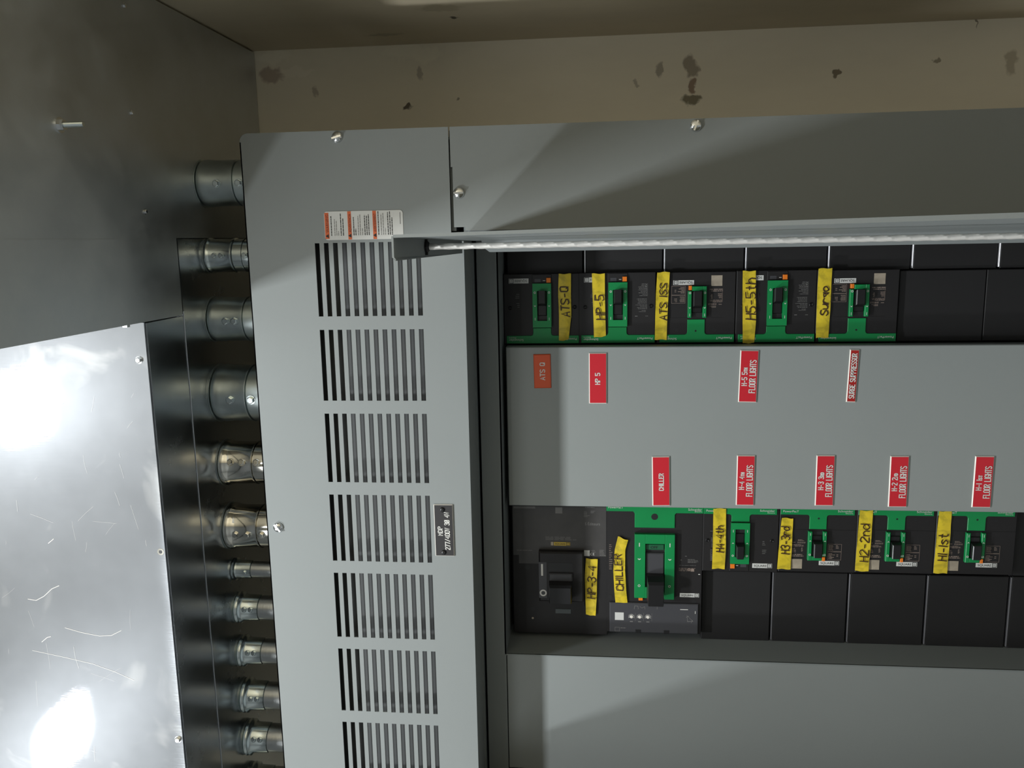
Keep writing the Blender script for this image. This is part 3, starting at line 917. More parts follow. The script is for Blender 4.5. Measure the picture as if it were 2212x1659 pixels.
def breaker_narrow(label):
    """frame breaker with a U-shaped green escutcheon and two framed rating prints"""
    sa, sb = 0.000654, 0.000662
    R, Q = bits(sa, sb)
    root = broot(label, 0, 0, WBK)
    rn = random.Random(5)
    mb = MB()
    R(mb, 0.6, 169.5, -2, 152, -0.044, 0.0, 'black_case', 0.0008)
    R(mb, 28, 172 - 4, 52, 53.2, 0, 0.0004, 'black_case')
    mb.disc(125 * sa, -26 * sb, 4 * sa, 0.0002, 'black_ink'); mb.disc(45 * sa, -27 * sb, 4 * sa, 0.0002, 'black_ink')
    mb.build('case', root, False)
    g = MB().prism(Q(tee(167, 17, 65.5, 103, 50)), -0.0005, 0.0016, 'green_plastic', 0.0004).disc(85 * sa, -25 * sb, 2.1 * sa, 0.0018, 'black_ink').build('green_faceplate', root, False)
    face_words(g, sa, sb, 166, 9, 0.0019)
    mb = MB()
    R(mb, 95.3, 103, 54, 111.5, 0, 0.0058, 'green_plastic', 0.0005)
    R(mb, 63.2, 71, 54, 121.5, 0, 0.0058, 'green_plastic', 0.0005)
    R(mb, 71, 94, 111.8, 121.5, 0, 0.0054, 'green_plastic', 0.0005)
    e = mb.build('escutcheon', root, False)
    marks(e, sa, sb, (67.1, 99.1), 107.5, 77, 60, 0.0061, True)
    toggle(root, sa, sb, 71.2, 95, 55, 111.6, 0.0125, 74, 106, 0.86)
    R(MB(), 95, 101.5, 113.5, 123, 0.0005, 0.005, 'orange_plastic', 0.0003).build('trip_button', root, False)
    brand_plate(root, R, Q, sa, sb, 90, 134.5, 124.5, 134.5, 0.0001)
    pr = MB()

    def frame(a0, a1, b0, b1):
        pr.line([(a0 * sa, -b0 * sb), (a1 * sa, -b0 * sb), (a1 * sa, -b1 * sb), (a0 * sa, -b1 * sb), (a0 * sa, -b0 * sb)], 0.00035, 0.0003, 'tan_ink', False)
    frame(108.5, 138, 85, 102); frame(108.5, 138, 103, 122)
    pr.micro(110 * sa, 122 * sa, -100 * sb, -87 * sb, 0.0003, 5, 'tan_ink', rn, 0.45); pr.micro(126 * sa, 136 * sa, -96 * sb, -87 * sb, 0.0003, 3, 'tan_ink', rn, 0.35)
    pr.micro(110 * sa, 125 * sa, -120 * sb, -106 * sb, 0.0003, 5, 'tan_ink', rn, 0.5); pr.micro(128 * sa, 136 * sa, -115 * sb, -108 * sb, 0.0003, 2, 'tan_ink', rn, 0.35)
    pr.build('rating_print', root, False); pr = MB()
    pr.micro(28 * sa, 60 * sa, -116 * sb, -109 * sb, 0.0003, 2, 'tan_ink', rn, 0.5)
    pr.line([(29 * sa, -108 * sb), (29 * sa, -87 * sb)], 0.0004, 0.0003, 'tan_ink', False)
    pr.micro(30 * sa, 57 * sa, -92 * sb, -86 * sb, 0.0003, 3, 'tan_ink', rn, 0.4); pr.micro(30 * sa, 42 * sa, -106 * sb, -95 * sb, 0.0003, 5, 'tan_ink', rn, 0.4)
    pr.micro(50 * sa, 54 * sa, -104 * sb, -94 * sb, 0.0003, 4, 'tan_ink', rn, 0.5)
    pr.micro(41 * sa, 60 * sa, -84.5 * sb, -80.5 * sb, 0.0003, 2, 'tan_ink', rn, 0.4); pr.micro(30 * sa, 38 * sa, -83 * sb, -81 * sb, 0.0003, 1, 'tan_ink', rn, 0.6)
    pr.micro(42 * sa, 56 * sa, -79 * sb, -75 * sb, 0.0003, 2, 'tan_ink', rn, 0.45)
    pr.build('rating_print', root, False)
    R(MB(), 29.5, 53, 121.5, 144, 0, 0.0003, 'blank_sticker').build('blank_sticker', root, False)
    return root


def place(o, u, v, flip):
    m = MI.to_4x4()
    if flip: m = m @ Matrix.Rotation(PI, 4, 'Z')
    o.matrix_world = Matrix.Translation(W((u, v, WBK))) @ m


LBL = {
    'ATSQ': 'black breaker with green face behind tape lettered ATS-Q, in the shaded corner',
    'HP5': 'black and green breaker behind tape lettered HP-5, orange trip button',
    'ISS': 'black breaker with U-shaped green surround beside tape lettered ATS ISS',
    'H5': 'black and green breaker behind tape lettered H5-5th, full green surround',
    'SURGE': 'black breaker with U-shaped green surround beside tape lettered Surge',
    'H4': 'black and green breaker behind tape lettered H4-4th, below the H-4 nameplate',
    'H3': 'black breaker with U-shaped green surround beside tape lettered H3-3rd',
    'H2': 'black breaker with U-shaped green surround beside tape lettered H2-2nd',
    'H1': 'black breaker with U-shaped green surround beside tape lettered H1-1st'}
bw = breaker_wide(LBL['ATSQ']); place(bw, -0.0288, -0.1516, True)
for k, u, v, fl_ in (('HP5', 0.0806, -0.1514, True), ('H5', 0.3043, -0.1517, True), ('H4', 0.1533, -0.3975, False)):
    place(dup(bw, LBL[k]), u, v, fl_)
bn = breaker_narrow(LBL['ISS']); place(bn, 0.1928, -0.1514, True)
for k, u, v, fl_ in (('SURGE', 0.4154, -0.1517, True), ('H3', 0.2647, -0.3968, False), ('H2', 0.3753, -0.396, False), ('H1', 0.4864, -0.3952, False)):
    place(dup(bn, LBL[k]), u, v, fl_)

# big breaker with the CHILLER tape
sa, sb = 0.000693, 0.000741
R, Q = bits(sa, sb)
ch = broot('large breaker with broad green surround and grey trip unit, behind tape lettered CHILLER', 0.010, -0.4007 + 0.0025, WBK)
rn = random.Random(21)
mb = MB(); R(mb, 0.6, 207.4, -14, 275, -0.044, 0.0, 'black_case', 0.0008)
mb.disc(9 * sa, -197 * sb, 5 * sa, 0.0003, 'black_ink'); mb.disc(191 * sa, -203 * sb, 5 * sa, 0.0003, 'black_ink')
mb.disc(55 * sa, -108 * sb, 2 * sa, 0.0003, 'black_ink')
mb.build('case', ch, False)
T_ = [(0, -12), (208, -12), (208, 14), (150, 14), (147, 17), (147, 45.5), (61, 45.5), (61, 16), (58, 11.5), (0, 11.5)]
g = MB().prism(Q(T_), -0.0005, 0.0016, 'green_plastic', 0.0004).disc(103.6 * sa, -22 * sb, 7.2 * sa, 0.0018, 'black_ink', 20).build('green_faceplate', ch, False)
le = MB(); le.text('PowerPacT', 4 * sa, -2.8 * sb, 0.0019, 32 * sa, 5.0 * sb, 'white_ink', align='l'); le.build('lettering', g, False); le = MB(); le.text('Schneider', 204 * sa, -5.5 * sb, 0.0019, 29 * sa, 4.8 * sb, 'white_ink', align='r'); le.text('Electric', 204 * sa, -9.6 * sb, 0.0019, 15 * sa, 2.6 * sb, 'white_ink', align='r')
le.build('lettering', g, False)
mb = MB()
R(mb, 61, 84, 57, 194, 0, 0.0075, 'green_plastic', 0.0004); R(mb, 126, 147, 57, 196, 0, 0.0075, 'green_plastic', 0.0004); R(mb, 84, 126, 57, 77, 0, 0.0075, 'green_plastic', 0.0004)
R(mb, 84, 92, 170, 194, 0, 0.0075, 'green_plastic', 0.0004)
e = mb.build('escutcheon', ch, False)
mk = MB()
for a in (71, 136.5):
    x = a * sa; z = 0.0078
    mk.annulus(x, -167 * sb, 1.7 * sa, 2.8 * sa, z, 'white_ink'); mk.rect(x - 0.9 * sa, x + 0.9 * sa, -83 * sb, -75 * sb, z, 'white_ink')
    mk.add([(x - 3.2 * sa, -108 * sb, z), (x - 3.2 * sa, -109.6 * sb, z), (x, -111.6 * sb, z), (x + 3.2 * sa, -109.6 * sb, z), (x + 3.2 * sa, -108 * sb, z), (x, -109.4 * sb, z)], [(0, 1, 2, 5), (5, 2, 3, 4)], 'white_ink')
mk.build('position_marks', e, False)
mb = MB(); R(mb, 84, 126, 77, 172, -0.002, 0.0006, 'black_ink'); R(mb, 84.5, 124, 80, 91.5, 0.0006, 0.0035, 'green_dim', 0.0004)
ow = mb.build('off_flag', ch, False)
MB().text('OFF', 103 * sa, -86 * sb, 0.0038, 15 * sa, 5.4 * sb, 'black_ink').build('lettering', ow, False)
mb = MB(); R(mb, 85, 125, 98, 148, 0.0006, 0.0042, 'dark_grey_plastic', 0.0015)
x0, x1 = 87 * sa, 124 * sa; xc = (x0 + x1) / 2; hw = (x1 - x0) / 2
vs = []
for z, k, ya, yb in ((0.0006, 1.0, 141, 186), (0.014, 0.97, 142, 190), (0.026, 0.93, 148, 197), (0.030, 0.86, 153, 198)):
    vs += [(xc - hw * k, -yb * sb, z), (xc + hw * k, -yb * sb, z), (xc + hw * k, -ya * sb, z), (xc - hw * k, -ya * sb, z)]
mb.add(vs, [(3, 2, 1, 0), (12, 13, 14, 15)] + [(4 * k + j, 4 * k + (j + 1) % 4, 4 * k + 4 + (j + 1) % 4, 4 * k + 4 + j) for k in range(3) for j in range(4)], 'black_handle')
mb.build('toggle_handle', ch, False)
R(MB(), 70.5, 79.5, 195, 201.5, 0.0003, 0.004, 'orange_plastic', 0.0003).build('trip_button', ch, False)
brand_plate(ch, R, Q, sa, sb, 160, 201.5, 185, 193.5, 0.0001)
tu = MB(); R(tu, 7, 200.5, 207.5, 273, 0, 0.003, 'dark_grey_plastic', 0.001)
for a in (64, 126): R(tu, a, a + 12, 266, 274, 0.0028, 0.0032, 'black_ink')
tu_o = tu.build('trip_unit', ch, False); tu_o['label'] = 'grey plastic trip unit with three dials'
for i, a in enumerate((55, 73, 91)):
    d = MB(); x = a * sa; y = -238 * sb; z = 0.0031
    for k in range(9):
        an = PI * (-0.1 + 1.2 * k / 8)
        d.line([(x + 3 * sa * math.cos(an), y + 3 * sa * math.sin(an)), (x + 7 * sa * math.cos(an), y + 7 * sa * math.sin(an))], 0.0005, z + 0.0002, 'white_ink', False)
    d.lathe([(0, 3.6 * sa), (0.0008, 3.4 * sa), (0.001, 0.0001)], (x, y, z), (0, 0, 1), 12, 'white_core')
    d.rect(x - 3.4 * sa, x + 3.4 * sa, y - 11.5 * sb, y - 9.5 * sb, z + 0.0002, 'grey_ink')
    d.rect(x + 8.4 * sa, x + 8.9 * sa, y - 9 * sb, y + 9 * sb, z + 0.0002, 'grey_ink')
    d.build('dial', tu_o, False)
mb = MB(); z = 0.0033
q = [(176, 232), (177.5, 245.5), (189, 244.5), (176, 232)]
mb.line([(a * sa, -b * sb) for a, b in q], 0.0007, z, 'grey_ink'); mb.line([(174.5 * sa, -236 * sb), (180 * sa, -233.5 * sb)], 0.0006, z, 'grey_ink'); mb.line([(185.5 * sa, -248 * sb), (188 * sa, -242 * sb)], 0.0006, z, 'grey_ink')
mb.rect(161 * sa, 178 * sa, -220 * sb, -218.6 * sb, z, 'white_ink'); mb.rect(193 * sa, 194.2 * sa, -228 * sb, -222 * sb, z, 'white_ink')
mb.line([(61 * sa, -221 * sb), (62 * sa, -214 * sb), (69 * sa, -214 * sb), (70 * sa, -221 * sb)], 0.0006, z, 'grey_ink', False); mb.line([(73 * sa, -215 * sb), (78 * sa, -218 * sb), (84 * sa, -215 * sb), (84.5 * sa, -221 * sb)], 0.0005, z, 'grey_ink', False)
mb.line([(105 * sa, -213 * sb), (111 * sa, -213 * sb), (111 * sa, -220 * sb)], 0.0005, z, 'grey_ink', False)
mb.line([(19 * sa, -262 * sb), (29 * sa, -262 * sb), (29 * sa, -270.5 * sb), (19 * sa, -270.5 * sb), (19 * sa, -262 * sb)], 0.0006, z, 'grey_ink', False)
mb.micro(31 * sa, 53 * sa, -264.5 * sb, -262 * sb, z, 1, 'grey_ink', rn, 0.6)
mb.build('unit_print', tu_o, False)
pts = []
for (cx_, cy_, a0) in ((36, 243, 0), (21, 243, 90), (21, 231, 180), (36, 231, 270)):
    for k in range(4):
        a = math.radians(a0 + 30 * k); pts.append(((cx_ + 2.5 * math.cos(a)) * sa, -(cy_ - 0) * sb - 2.5 * math.sin(a) * sa * (1 if cy_ > 240 else 1)))
MB().box(18.8 * sa, 38.5 * sa, -246 * sb, -229 * sb, 0.003, 0.0036, 'paper_white', 0.0003).build('blank_sticker', tu_o, False)
pr = MB()
for (a0, a1, b0, b1, rows, m) in ((6, 14, 82, 138, 14, 'tan_ink'), (170, 177, 104, 107, 1, 'grey_ink'), (160, 166, 112, 115, 1, 'grey_ink'), (176, 200, 111, 120, 4, 'grey_ink'), (158, 196, 124, 126, 1, 'grey_ink'), (157, 196, 130, 138, 3, 'tan_ink')):
    pr.micro(a0 * sa, a1 * sa, -b1 * sb, -b0 * sb, 0.0003, rows, m, rn, 0.3)
    if a0 == 6: pr.build('rating_print', ch, False); pr = MB()
pr.rect(183 * sa, 190 * sa, -138 * sb, -132 * sb, 0.0004, 'tan_ink'); pr.annulus(179 * sa, -134 * sb, 1.5 * sa, 3.4 * sa, 0.0004, 'tan_ink')
pr.rect(199 * sa, 203 * sa, -144.5 * sb, -143 * sb, 0.0004, 'white_ink')
pr.build('rating_print', ch, False)

# all-black breaker with the HP-3-4 tape
sa, sb = 0.00071, 0.000752
R, Q = bits(sa, sb)
hp = broot('all-black breaker with square handle block and small yellow plate, behind tape lettered HP-3-4', -0.1325, -0.4006, WBK)
rn = random.Random(31)
mb = MB(); R(mb, -2, 203, -10, 275, -0.044, 0.0, 'black_case', 0.0008)
mb.disc(30 * sa, -131 * sb, 6 * sa, 0.0003, 'black_ink'); mb.disc(40 * sa, -222 * sb, 5 * sa, 0.0002, 'black_ink'); mb.disc(40 * sa, -242 * sb, 2.4 * sa, 0.0004, 'blank_sticker')
mb.build('case', hp, False)
lab = MB(); R(lab, 0, 200, 0.5, 105, 0, 0.0003, 'smoke_label'); R(lab, 12, 55, 105, 123, 0, 0.0003, 'smoke_label')
lab.build('rating_label', hp, False)
mb = MB(); R(mb, 56, 152, 92, 198, 0, 0.012, 'black_case', 0.002); R(mb, 150, 153, 92, 213, 0, 0.003, 'black_case')
for (a, b) in ((129, 102), (140, 102)): mb.disc(a * sa, -b * sb, 1.6 * sa, 0.0122, 'black_ink')
hb = mb.build('handle_block', hp, False)
mb = MB(); R(mb, 56, 73, 113, 190, 0.012, 0.0124, 'dark_grey_plastic'); mb.rect(61 * sa, 65 * sa, -142 * sb, -117 * sb, 0.0126, 'white_ink'); mb.annulus(65 * sa, -179 * sb, 4.4 * sa, 7.6 * sa, 0.0126, 'white_ink', 24)
mb.build('position_strip', hb, False)
mb = MB(); R(mb, 77, 129, 114, 190, 0.0121, 0.0123, 'black_ink'); R(mb, 78, 128, 135, 152, 0.0123, 0.0170, 'dark_grey_plastic', 0.0015)
vs = []
for z, ya, yb, k in ((0.0123, 150, 188, 1.0), (0.030, 152, 190, 0.95), (0.034, 156, 189, 0.88)):
    xc, hw = 103 * sa, 25 * sa * k
    vs += [(xc - hw, -yb * sb, z), (xc + hw, -yb * sb, z), (xc + hw, -ya * sb, z), (xc - hw, -ya * sb, z)]
mb.add(vs, [(3, 2, 1, 0), (8, 9, 10, 11)] + [(4 * k + j, 4 * k + (j + 1) % 4, 4 * k + 4 + (j + 1) % 4, 4 * k + 4 + j) for k in range(2) for j in range(4)], 'black_handle')
mb.build('toggle_handle', hp, False)
mb = MB(); R(mb, 77.5, 124.5, 190.5, 197, 0.0121, 0.0127, 'dark_grey_plastic')
ap = mb.build('ampere_plate', hp, False)
MB().text('350 A', 103 * sa, -193.7 * sb, 0.0129, 15 * sa, 4.6 * sb, 'white_ink').build('lettering', ap, False)
brand_plate(hp, R, Q, sa, sb, 88, 123, 75.5, 83, 0.0003, 'yellow_plate', 'black_ink')
R(MB(), 81.5, 87, 75.5, 83, 0.0003, 0.0008, 'blank_sticker').build('corner_plate', hp, False)
R(MB(), 152.5, 165, 92, 104, 0.0003, 0.001, 'paper_white').build('blank_sticker', hp, False)
R(MB(), 92, 107, 2, 15, 0.0003, 0.0007, 'grey_ink').build('blank_sticker', hp, False)
R(MB(), 90, 124, 220, 230, 0, 0.001, 'cover_glass', 0.0003).build('meter_window', hp, False)
pr = MB()
pr.rect(2 * sa, 49 * sa, -5.5 * sb, -0.8 * sb, 0.0004, 'grey_ink')
pr.build('rating_print', hp, False); pr = MB()
for (a0, a1, b0, b1, rows, m) in ((153, 165, 9, 22, 6, 'grey_ink'), (167, 180, 8, 14, 3, 'grey_ink'), (155, 180, 0, 3, 1, 'grey_ink'), (70, 137, 64, 72, 3, 'grey_ink'), (8, 48, 93, 96, 1, 'grey_ink'), (167, 178, 91, 97, 2, 'grey_ink'), (186, 199, 90, 104, 5, 'grey_ink')):
    pr.micro(a0 * sa, a1 * sa, -b1 * sb, -b0 * sb, 0.0004, rows, m, rn, 0.35)
pr.build('rating_print', hp, False); pr = MB()
pr.text('S Éditeurs', 155 * sa, -36 * sb, 0.0004, 32 * sa, 6 * sb, 'grey_ink', align='l')
pr.text('CE', 166 * sa, -100 * sb, 0.0004, 9 * sa, 5 * sb, 'white_ink', align='l')
pr.build('rating_print', hp, False)

# ------------------------------------------------------------------ blank black filler plates
def filler(label, u0, u1, v0, v1, w1, group, bright=True, depth=0.03, em='edge_metal'):
    t = thing('filler_plate', label, 'filler plate', ((u0 + u1) / 2, (v0 + v1) / 2, w1 - depth), group)
    MB().box(u0 + (0.0035 if bright else 0.0008), u1 - (0.0012 if group else 0.0004), v0, v1, w1 - depth, w1, 'black_plastic', 0.0009).build('plate', t)
    if bright:
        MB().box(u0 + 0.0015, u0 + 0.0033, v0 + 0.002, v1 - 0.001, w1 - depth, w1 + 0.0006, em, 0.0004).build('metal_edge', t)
    return t


dv = [-0.1360, -0.0235, 0.0908, 0.2054, 0.3198, 0.4332, 0.5481, 0.663]
nm = ['beside the breaker taped ATS-Q', 'beside the breaker taped HP-5', 'beside the breaker taped ATS ISS', 'beside the breaker taped H5-5th', 'beside the breaker taped Surge', 'beside the blank black breaker space', 'last beside the open door']
for i in range(7):
    filler('blank black filler plate half hidden by the door, ' + nm[i], dv[i], dv[i + 1], -0.0525, 0.047, WFIL, 'filler plates along the door side', i > 0)
du = [0.1545, 0.2590, 0.3712, 0.4835, 0.6005, 0.715]
nm = ['next to the grey trip unit, under H4-4th', 'under the breaker taped H3-3rd', 'under the breaker taped H2-2nd', 'under the breaker taped H1-1st', 'last in the row, cut off by the photo edge']
for i in range(5):
    filler('large square black filler plate ' + nm[i], du[i], du[i + 1], -0.6155, -0.5035, WFIL, 'filler plates along the gutter side', i > 0, em='edge_grey')
filler('wide blank black cover over the empty space after the breaker taped Surge', 0.4165, 0.5330, -0.153, -0.0535, WFIL + 0.006, None, False)
filler('second blank black cover after the breaker taped Surge, cut off by the photo edge', 0.533, 0.66, -0.153, -0.0535, WFIL + 0.005, None, False)
filler('blank black cover after the breaker taped H1-1st, at the photo edge', 0.598, 0.715, -0.502, -0.392, WFIL, None, False)

# ------------------------------------------------------------------ yellow tapes
def tape(label, ox, oy, k, left, right, word, P0, P1, h, seed, w=-0.1222, wd=0.0015, slant=0.10, small=()):
    rn = random.Random(seed)
    Lp = [at(ox + a / k, oy + b / k, w) for a, b in left]; Rp = [at(ox + a / k, oy + b / k, w) for a, b in right]

    def samp(P, t):
        n = len(P) - 1; i = min(n - 1, int(t * n)); f = t * n - i
        return (P[i][0] * (1 - f) + P[i + 1][0] * f, P[i][1] * (1 - f) + P[i + 1][1] * f)
    c = samp(Lp, 0.5)
    t = thing('tape_strip', label, 'tape', (c[0], c[1], w), 'handwritten yellow tapes on the breakers')
    NL, NW = 26, 6
    ph = [rn.uniform(0, 6.28) for _ in range(4)]
    vs = []
    for i in range(NL + 1):
        q = i / NL; a = samp(Lp, q); b = samp(Rp, q)
        for j in range(NW + 1):
            s = j / NW
            z = 0.0004 * math.sin(9 * q + ph[0]) + 0.0003 * math.sin(23 * q + 2 * s + ph[1]) + 0.0003 * math.sin(5 * s + ph[2])
            endj = 0.0006 * math.sin(7 * s + ph[3]) if i in (0, NL) else 0
            vs.append((a[0] * (1 - s) + b[0] * s, a[1] * (1 - s) + b[1] * s + endj, w + z))
    m = NW + 1
    fs = [(i * m + j, i * m + j + 1, (i + 1) * m + j + 1, (i + 1) * m + j) for i in range(NL) for j in range(NW)]
    n0 = len(vs)
    vs += [(a, b, c_ - 0.0003) for a, b, c_ in vs]
    fs += [tuple(n0 + x for x in f[::-1]) for f in fs]
    rim = [i * m for i in range(NL + 1)] + [NL * m + j for j in range(1, m)] + [i * m + NW for i in range(NL - 1, -1, -1)] + [j for j in range(NW - 1, 0, -1)]
    fs += [(rim[i], rim[(i + 1) % len(rim)], n0 + rim[(i + 1) % len(rim)], n0 + rim[i]) for i in range(len(rim))]
    MB().add(vs, fs, 'yellow_tape', True).build('tape', t)
    p0 = at(ox + P0[0] / k, oy + P0[1] / k, w); p1 = at(ox + P1[0] / k, oy + P1[1] / k, w)
    hh = h * (D - w) / F
    MB().strokes(word, p0, p1, hh, wd, w + 0.0013, 'marker_ink', gap=0.34, jit=0.035, slant=slant, rnd=rn, small=small).build('handwriting', t)
    return t


A1 = (1060, 460, 5.185); A2 = (1400, 460, 5.185); A3 = (1700, 460, 4.32); A4 = (1060, 1060, 4.88); A5 = (1280, 1080, 5.185); A6 = (1640, 1080, 3.867)
tape('yellow tape strip handwritten ATS-Q', *A1, [(762, 683), (755, 900), (765, 1150), (764, 1435)], [(900, 680), (898, 900), (903, 1150), (872, 1420)], 'ATS-Q', (885, 1160), (862, 830), 17, 1)
tape('yellow tape strip handwritten HP-5', *A1, [(1133, 680), (1140, 900), (1150, 1150), (1157, 1397)], [(1278, 680), (1279, 900), (1284, 1150), (1290, 1380)], 'HP-5', (1283, 1195), (1265, 925), 19, 2)
tape('yellow tape strip handwritten ATS ISS', *A2, [(102, 665), (88, 900), (80, 1150), (75, 1420)], [(243, 660), (230, 900), (216, 1150), (207, 1420)], 'ATS ISS', (205, 1200), (210, 795), 14.5, 3)
tape('yellow tape strip handwritten H5-5th', *A2, [(1060, 650), (1058, 900), (1058, 1200), (1060, 1462)], [(1206, 650), (1206, 900), (1208, 1200), (1188, 1456)], 'H5-5th', (1203, 1195), (1203, 735), 20, 4)
tape('yellow tape strip handwritten Surge', *A3, [(297, 520), (283, 740), (276, 950), (270, 1166)], [(424, 515), (411, 740), (402, 950), (386, 1164)], 'Surge', (375, 955), (386, 690), 14.5, 5)
tape('yellow tape strip handwritten HP-3-4', *A4, [(1004, 716), (991, 900), (998, 1120), (1004, 1306)], [(1128, 725), (1121, 900), (1118, 1120), (1105, 1320)], 'HP-3-4', (1102, 1135), (1108, 800), 17.5, 6)
tape('yellow tape strip handwritten CHILLER', *A5, [(285, 408), (248, 560), (232, 800), (245, 1030), (266, 1247)], [(398, 452), (366, 560), (365, 800), (378, 1030), (400, 1235)], 'CHILLER', (345, 1010), (318, 610), 15.5, 7)
tape('yellow tape strip handwritten H4-4th', *A5, [(1353, 95), (1350, 350), (1345, 560), (1338, 770)], [(1495, 95), (1494, 350), (1492, 560), (1480, 775)], 'H4-4th', (1466, 582), (1464, 290), 16, 8)
tape('yellow tape strip handwritten H3-3rd', *A6, [(190, 148), (172, 300), (160, 440), (150, 576)], [(285, 156), (277, 300), (270, 440), (262, 580)], 'H3-3rd', (250, 450), (252, 225), 17.5, 9)
tape('yellow tape strip handwritten H2-2nd', *A6, [(843, 90), (826, 260), (812, 430), (800, 592)], [(952, 90), (940, 260), (928, 430), (912, 598)], 'H2-2nd', (908, 515), (918, 205), 18, 10)
tape('yellow tape strip handwritten H1-1st', *A6, [(1506, 95), (1486, 270), (1470, 440), (1455, 611)], [(1610, 95), (1600, 270), (1584, 440), (1571, 616)], 'H1-1st', (1562, 507), (1574, 285), 18, 11)

# ------------------------------------------------------------------ galvanised wireway, boxes and conduits above
UU = -0.585                     # underside height of the steel boxes
TOPB = -0.98
ww = thing('wireway', 'long dull galvanised wireway the conduits enter, above the panel', 'wireway', (UU, -0.7, -0.15))
mb = MB().box(TOPB, UU, -1.9, 0.0092, WB + 0.001, -0.034, 'galv_duct')
mb.build('duct_body', ww)
MB().box(UU, UU + 0.0012, -1.9, -0.091, -0.040, -0.032, 'galv_duct', 0.0003).build('bottom_seam', ww)
bx = thing('junction_box', 'shallow steel box with shiny scratched galvanised cover facing the room', 'junction box', (UU, -0.9, 0.02))
MB().box(TOPB, UU + 0.0002, -1.9, -0.0985, -0.032, 0.068, 'galv_duct').box(UU, UU + 0.0006, -1.9, -0.0985, 0.052, 0.0672, 'galv_duct').build('box_body', bx)
scr = MB().box(TOPB, UU - 0.001, -1.9, -0.0975, 0.0685, 0.0710, 'galv_cover')


def hex_screw(p, ax, r, name, parent, m='screw_steel', h=None):
    h = h or r * 0.9
    mb = MB().lathe([(0, r * 1.25), (h * 0.15, r * 1.25)], p, ax, 16, m, False)
    mb.lathe([(h * 0.15, r), (h * 0.85, r), (h, r * 0.8)], p, ax, 6, m, False)
    q = Vector(p) + Vector(ax).normalized() * h
    t = Vector((1, 0, 0)) if abs(Vector(ax).normalized().x) < 0.9 else Vector((0, 1, 0))
    return mb.build(name, parent)


for (px, py) in ((300, 778), (385, 1597)):
    u, v = at(px, py, 0.071)
    hex_screw((min(u, UU - 0.007), v, 0.071), (0, 0, 1), 0.0041, 'cover_screw', bx)
u, v = at(347, 1192, 0.071)
mb = MB().annulus(u, v, 0.0025, 0.0048, 0.0713, 'zinc_bright'); mb.disc(u, v, 0.0025, 0.07125, 'black_ink'); mb.build('screw_hole', bx)

# scratches and scuffs on the cover (real shallow marks)
rn = random.Random(9)


def scratch(pts, wd, m='white_core'):
    P = [at(a, b, 0.0713) for a, b in pts]
    scr.line(P, wd, 0.0713, m, False)


scratch([(60, 1294), (78, 1297), (95, 1288), (112, 1272), (128, 1265)], 0.0007)
scratch([(140, 1356), (175, 1366), (215, 1374), (240, 1373), (262, 1362)], 0.0005)
scratch([(90, 1387), (102, 1377), (110, 1375)], 0.0007)
scratch([(70, 1405), (140, 1420), (200, 1434), (250, 1452), (290, 1470)], 0.0004)
scratch([(104, 1174), (116, 1164)], 0.0008)
for k in range(40):
    x = rn.uniform(5, 330); y = rn.uniform(820, 1640); a = rn.choice((1.4, 1.5, 1.6, 0.2, 2.3, -0.6)) + rn.uniform(-0.2, 0.2); L = rn.uniform(8, 60)
    if x + L * abs(math.cos(a)) > 320: continue
    scratch([(x, y), (x + L * math.cos(a) * 0.5 + rn.uniform(-2, 2), y + L * math.sin(a) * 0.5), (x + L * math.cos(a), y + L * math.sin(a))], rn.uniform(0.00008, 0.00018))
cv = scr.build('box_cover', bx)
cv['label'] = 'shiny scratched galvanised cover sheet'

pbx = thing('pull_box', 'deep dull galvanised pull box reaching out over the panel corner', 'pull box', (UU, 0.1, 0.2))
WP = 0.47
MB().prism([(-0.0955, -0.0315), (-0.0955, WP), (VR - 0.003, WP), (VR - 0.003, WB + 0.001), (0.0102, WB + 0.001), (0.0102, -0.0315)], 0, UU - TOPB, 'galv_box').turn().build('box_body', pbx)
MB().box(UU, UU + 0.0012, -0.0965, 0.009, -0.027, WP - 0.004, 'galv_box', 0.0004).build('access_plate', pbx)
MB().box(UU - 0.004, UU + 0.0018, -0.099, -0.0955, 0.108, 0.115, 'galv_box').build('clip', pbx)


def under_screw(px, py, r, parent, nm_='underside_screw'):
    v, w = atu(px, py, UU)
    hex_screw((UU + 0.0002, v, w), (1, 0, 0), r, nm_, parent)


for (px, py) in ((283, 243), (268, 12), (313, 457)): under_screw(px, py, 0.0028, pbx)
v, w = atu(128, 270, UU)
mb = MB().lathe([(0, 0.0085), (0.0015, 0.0085)], (UU, v, w), (1, 0, 0), 20, 'screw_steel', False)
mb.lathe([(0.0015, 0.0062), (0.0065, 0.0062)], (UU, v, w), (1, 0, 0), 6, 'screw_steel', False)
prf = []
for k in range(22): prf += [(0.0065 + k * 0.001, 0.0031), (0.007 + k * 0.001, 0.0027)]
mb.lathe(prf, (UU, v, w), (1, 0, 0), 10, 'zinc', False)
o = mb.build('hanging_stud', pbx); o['label'] = 'threaded stud with nut hanging from the underside'

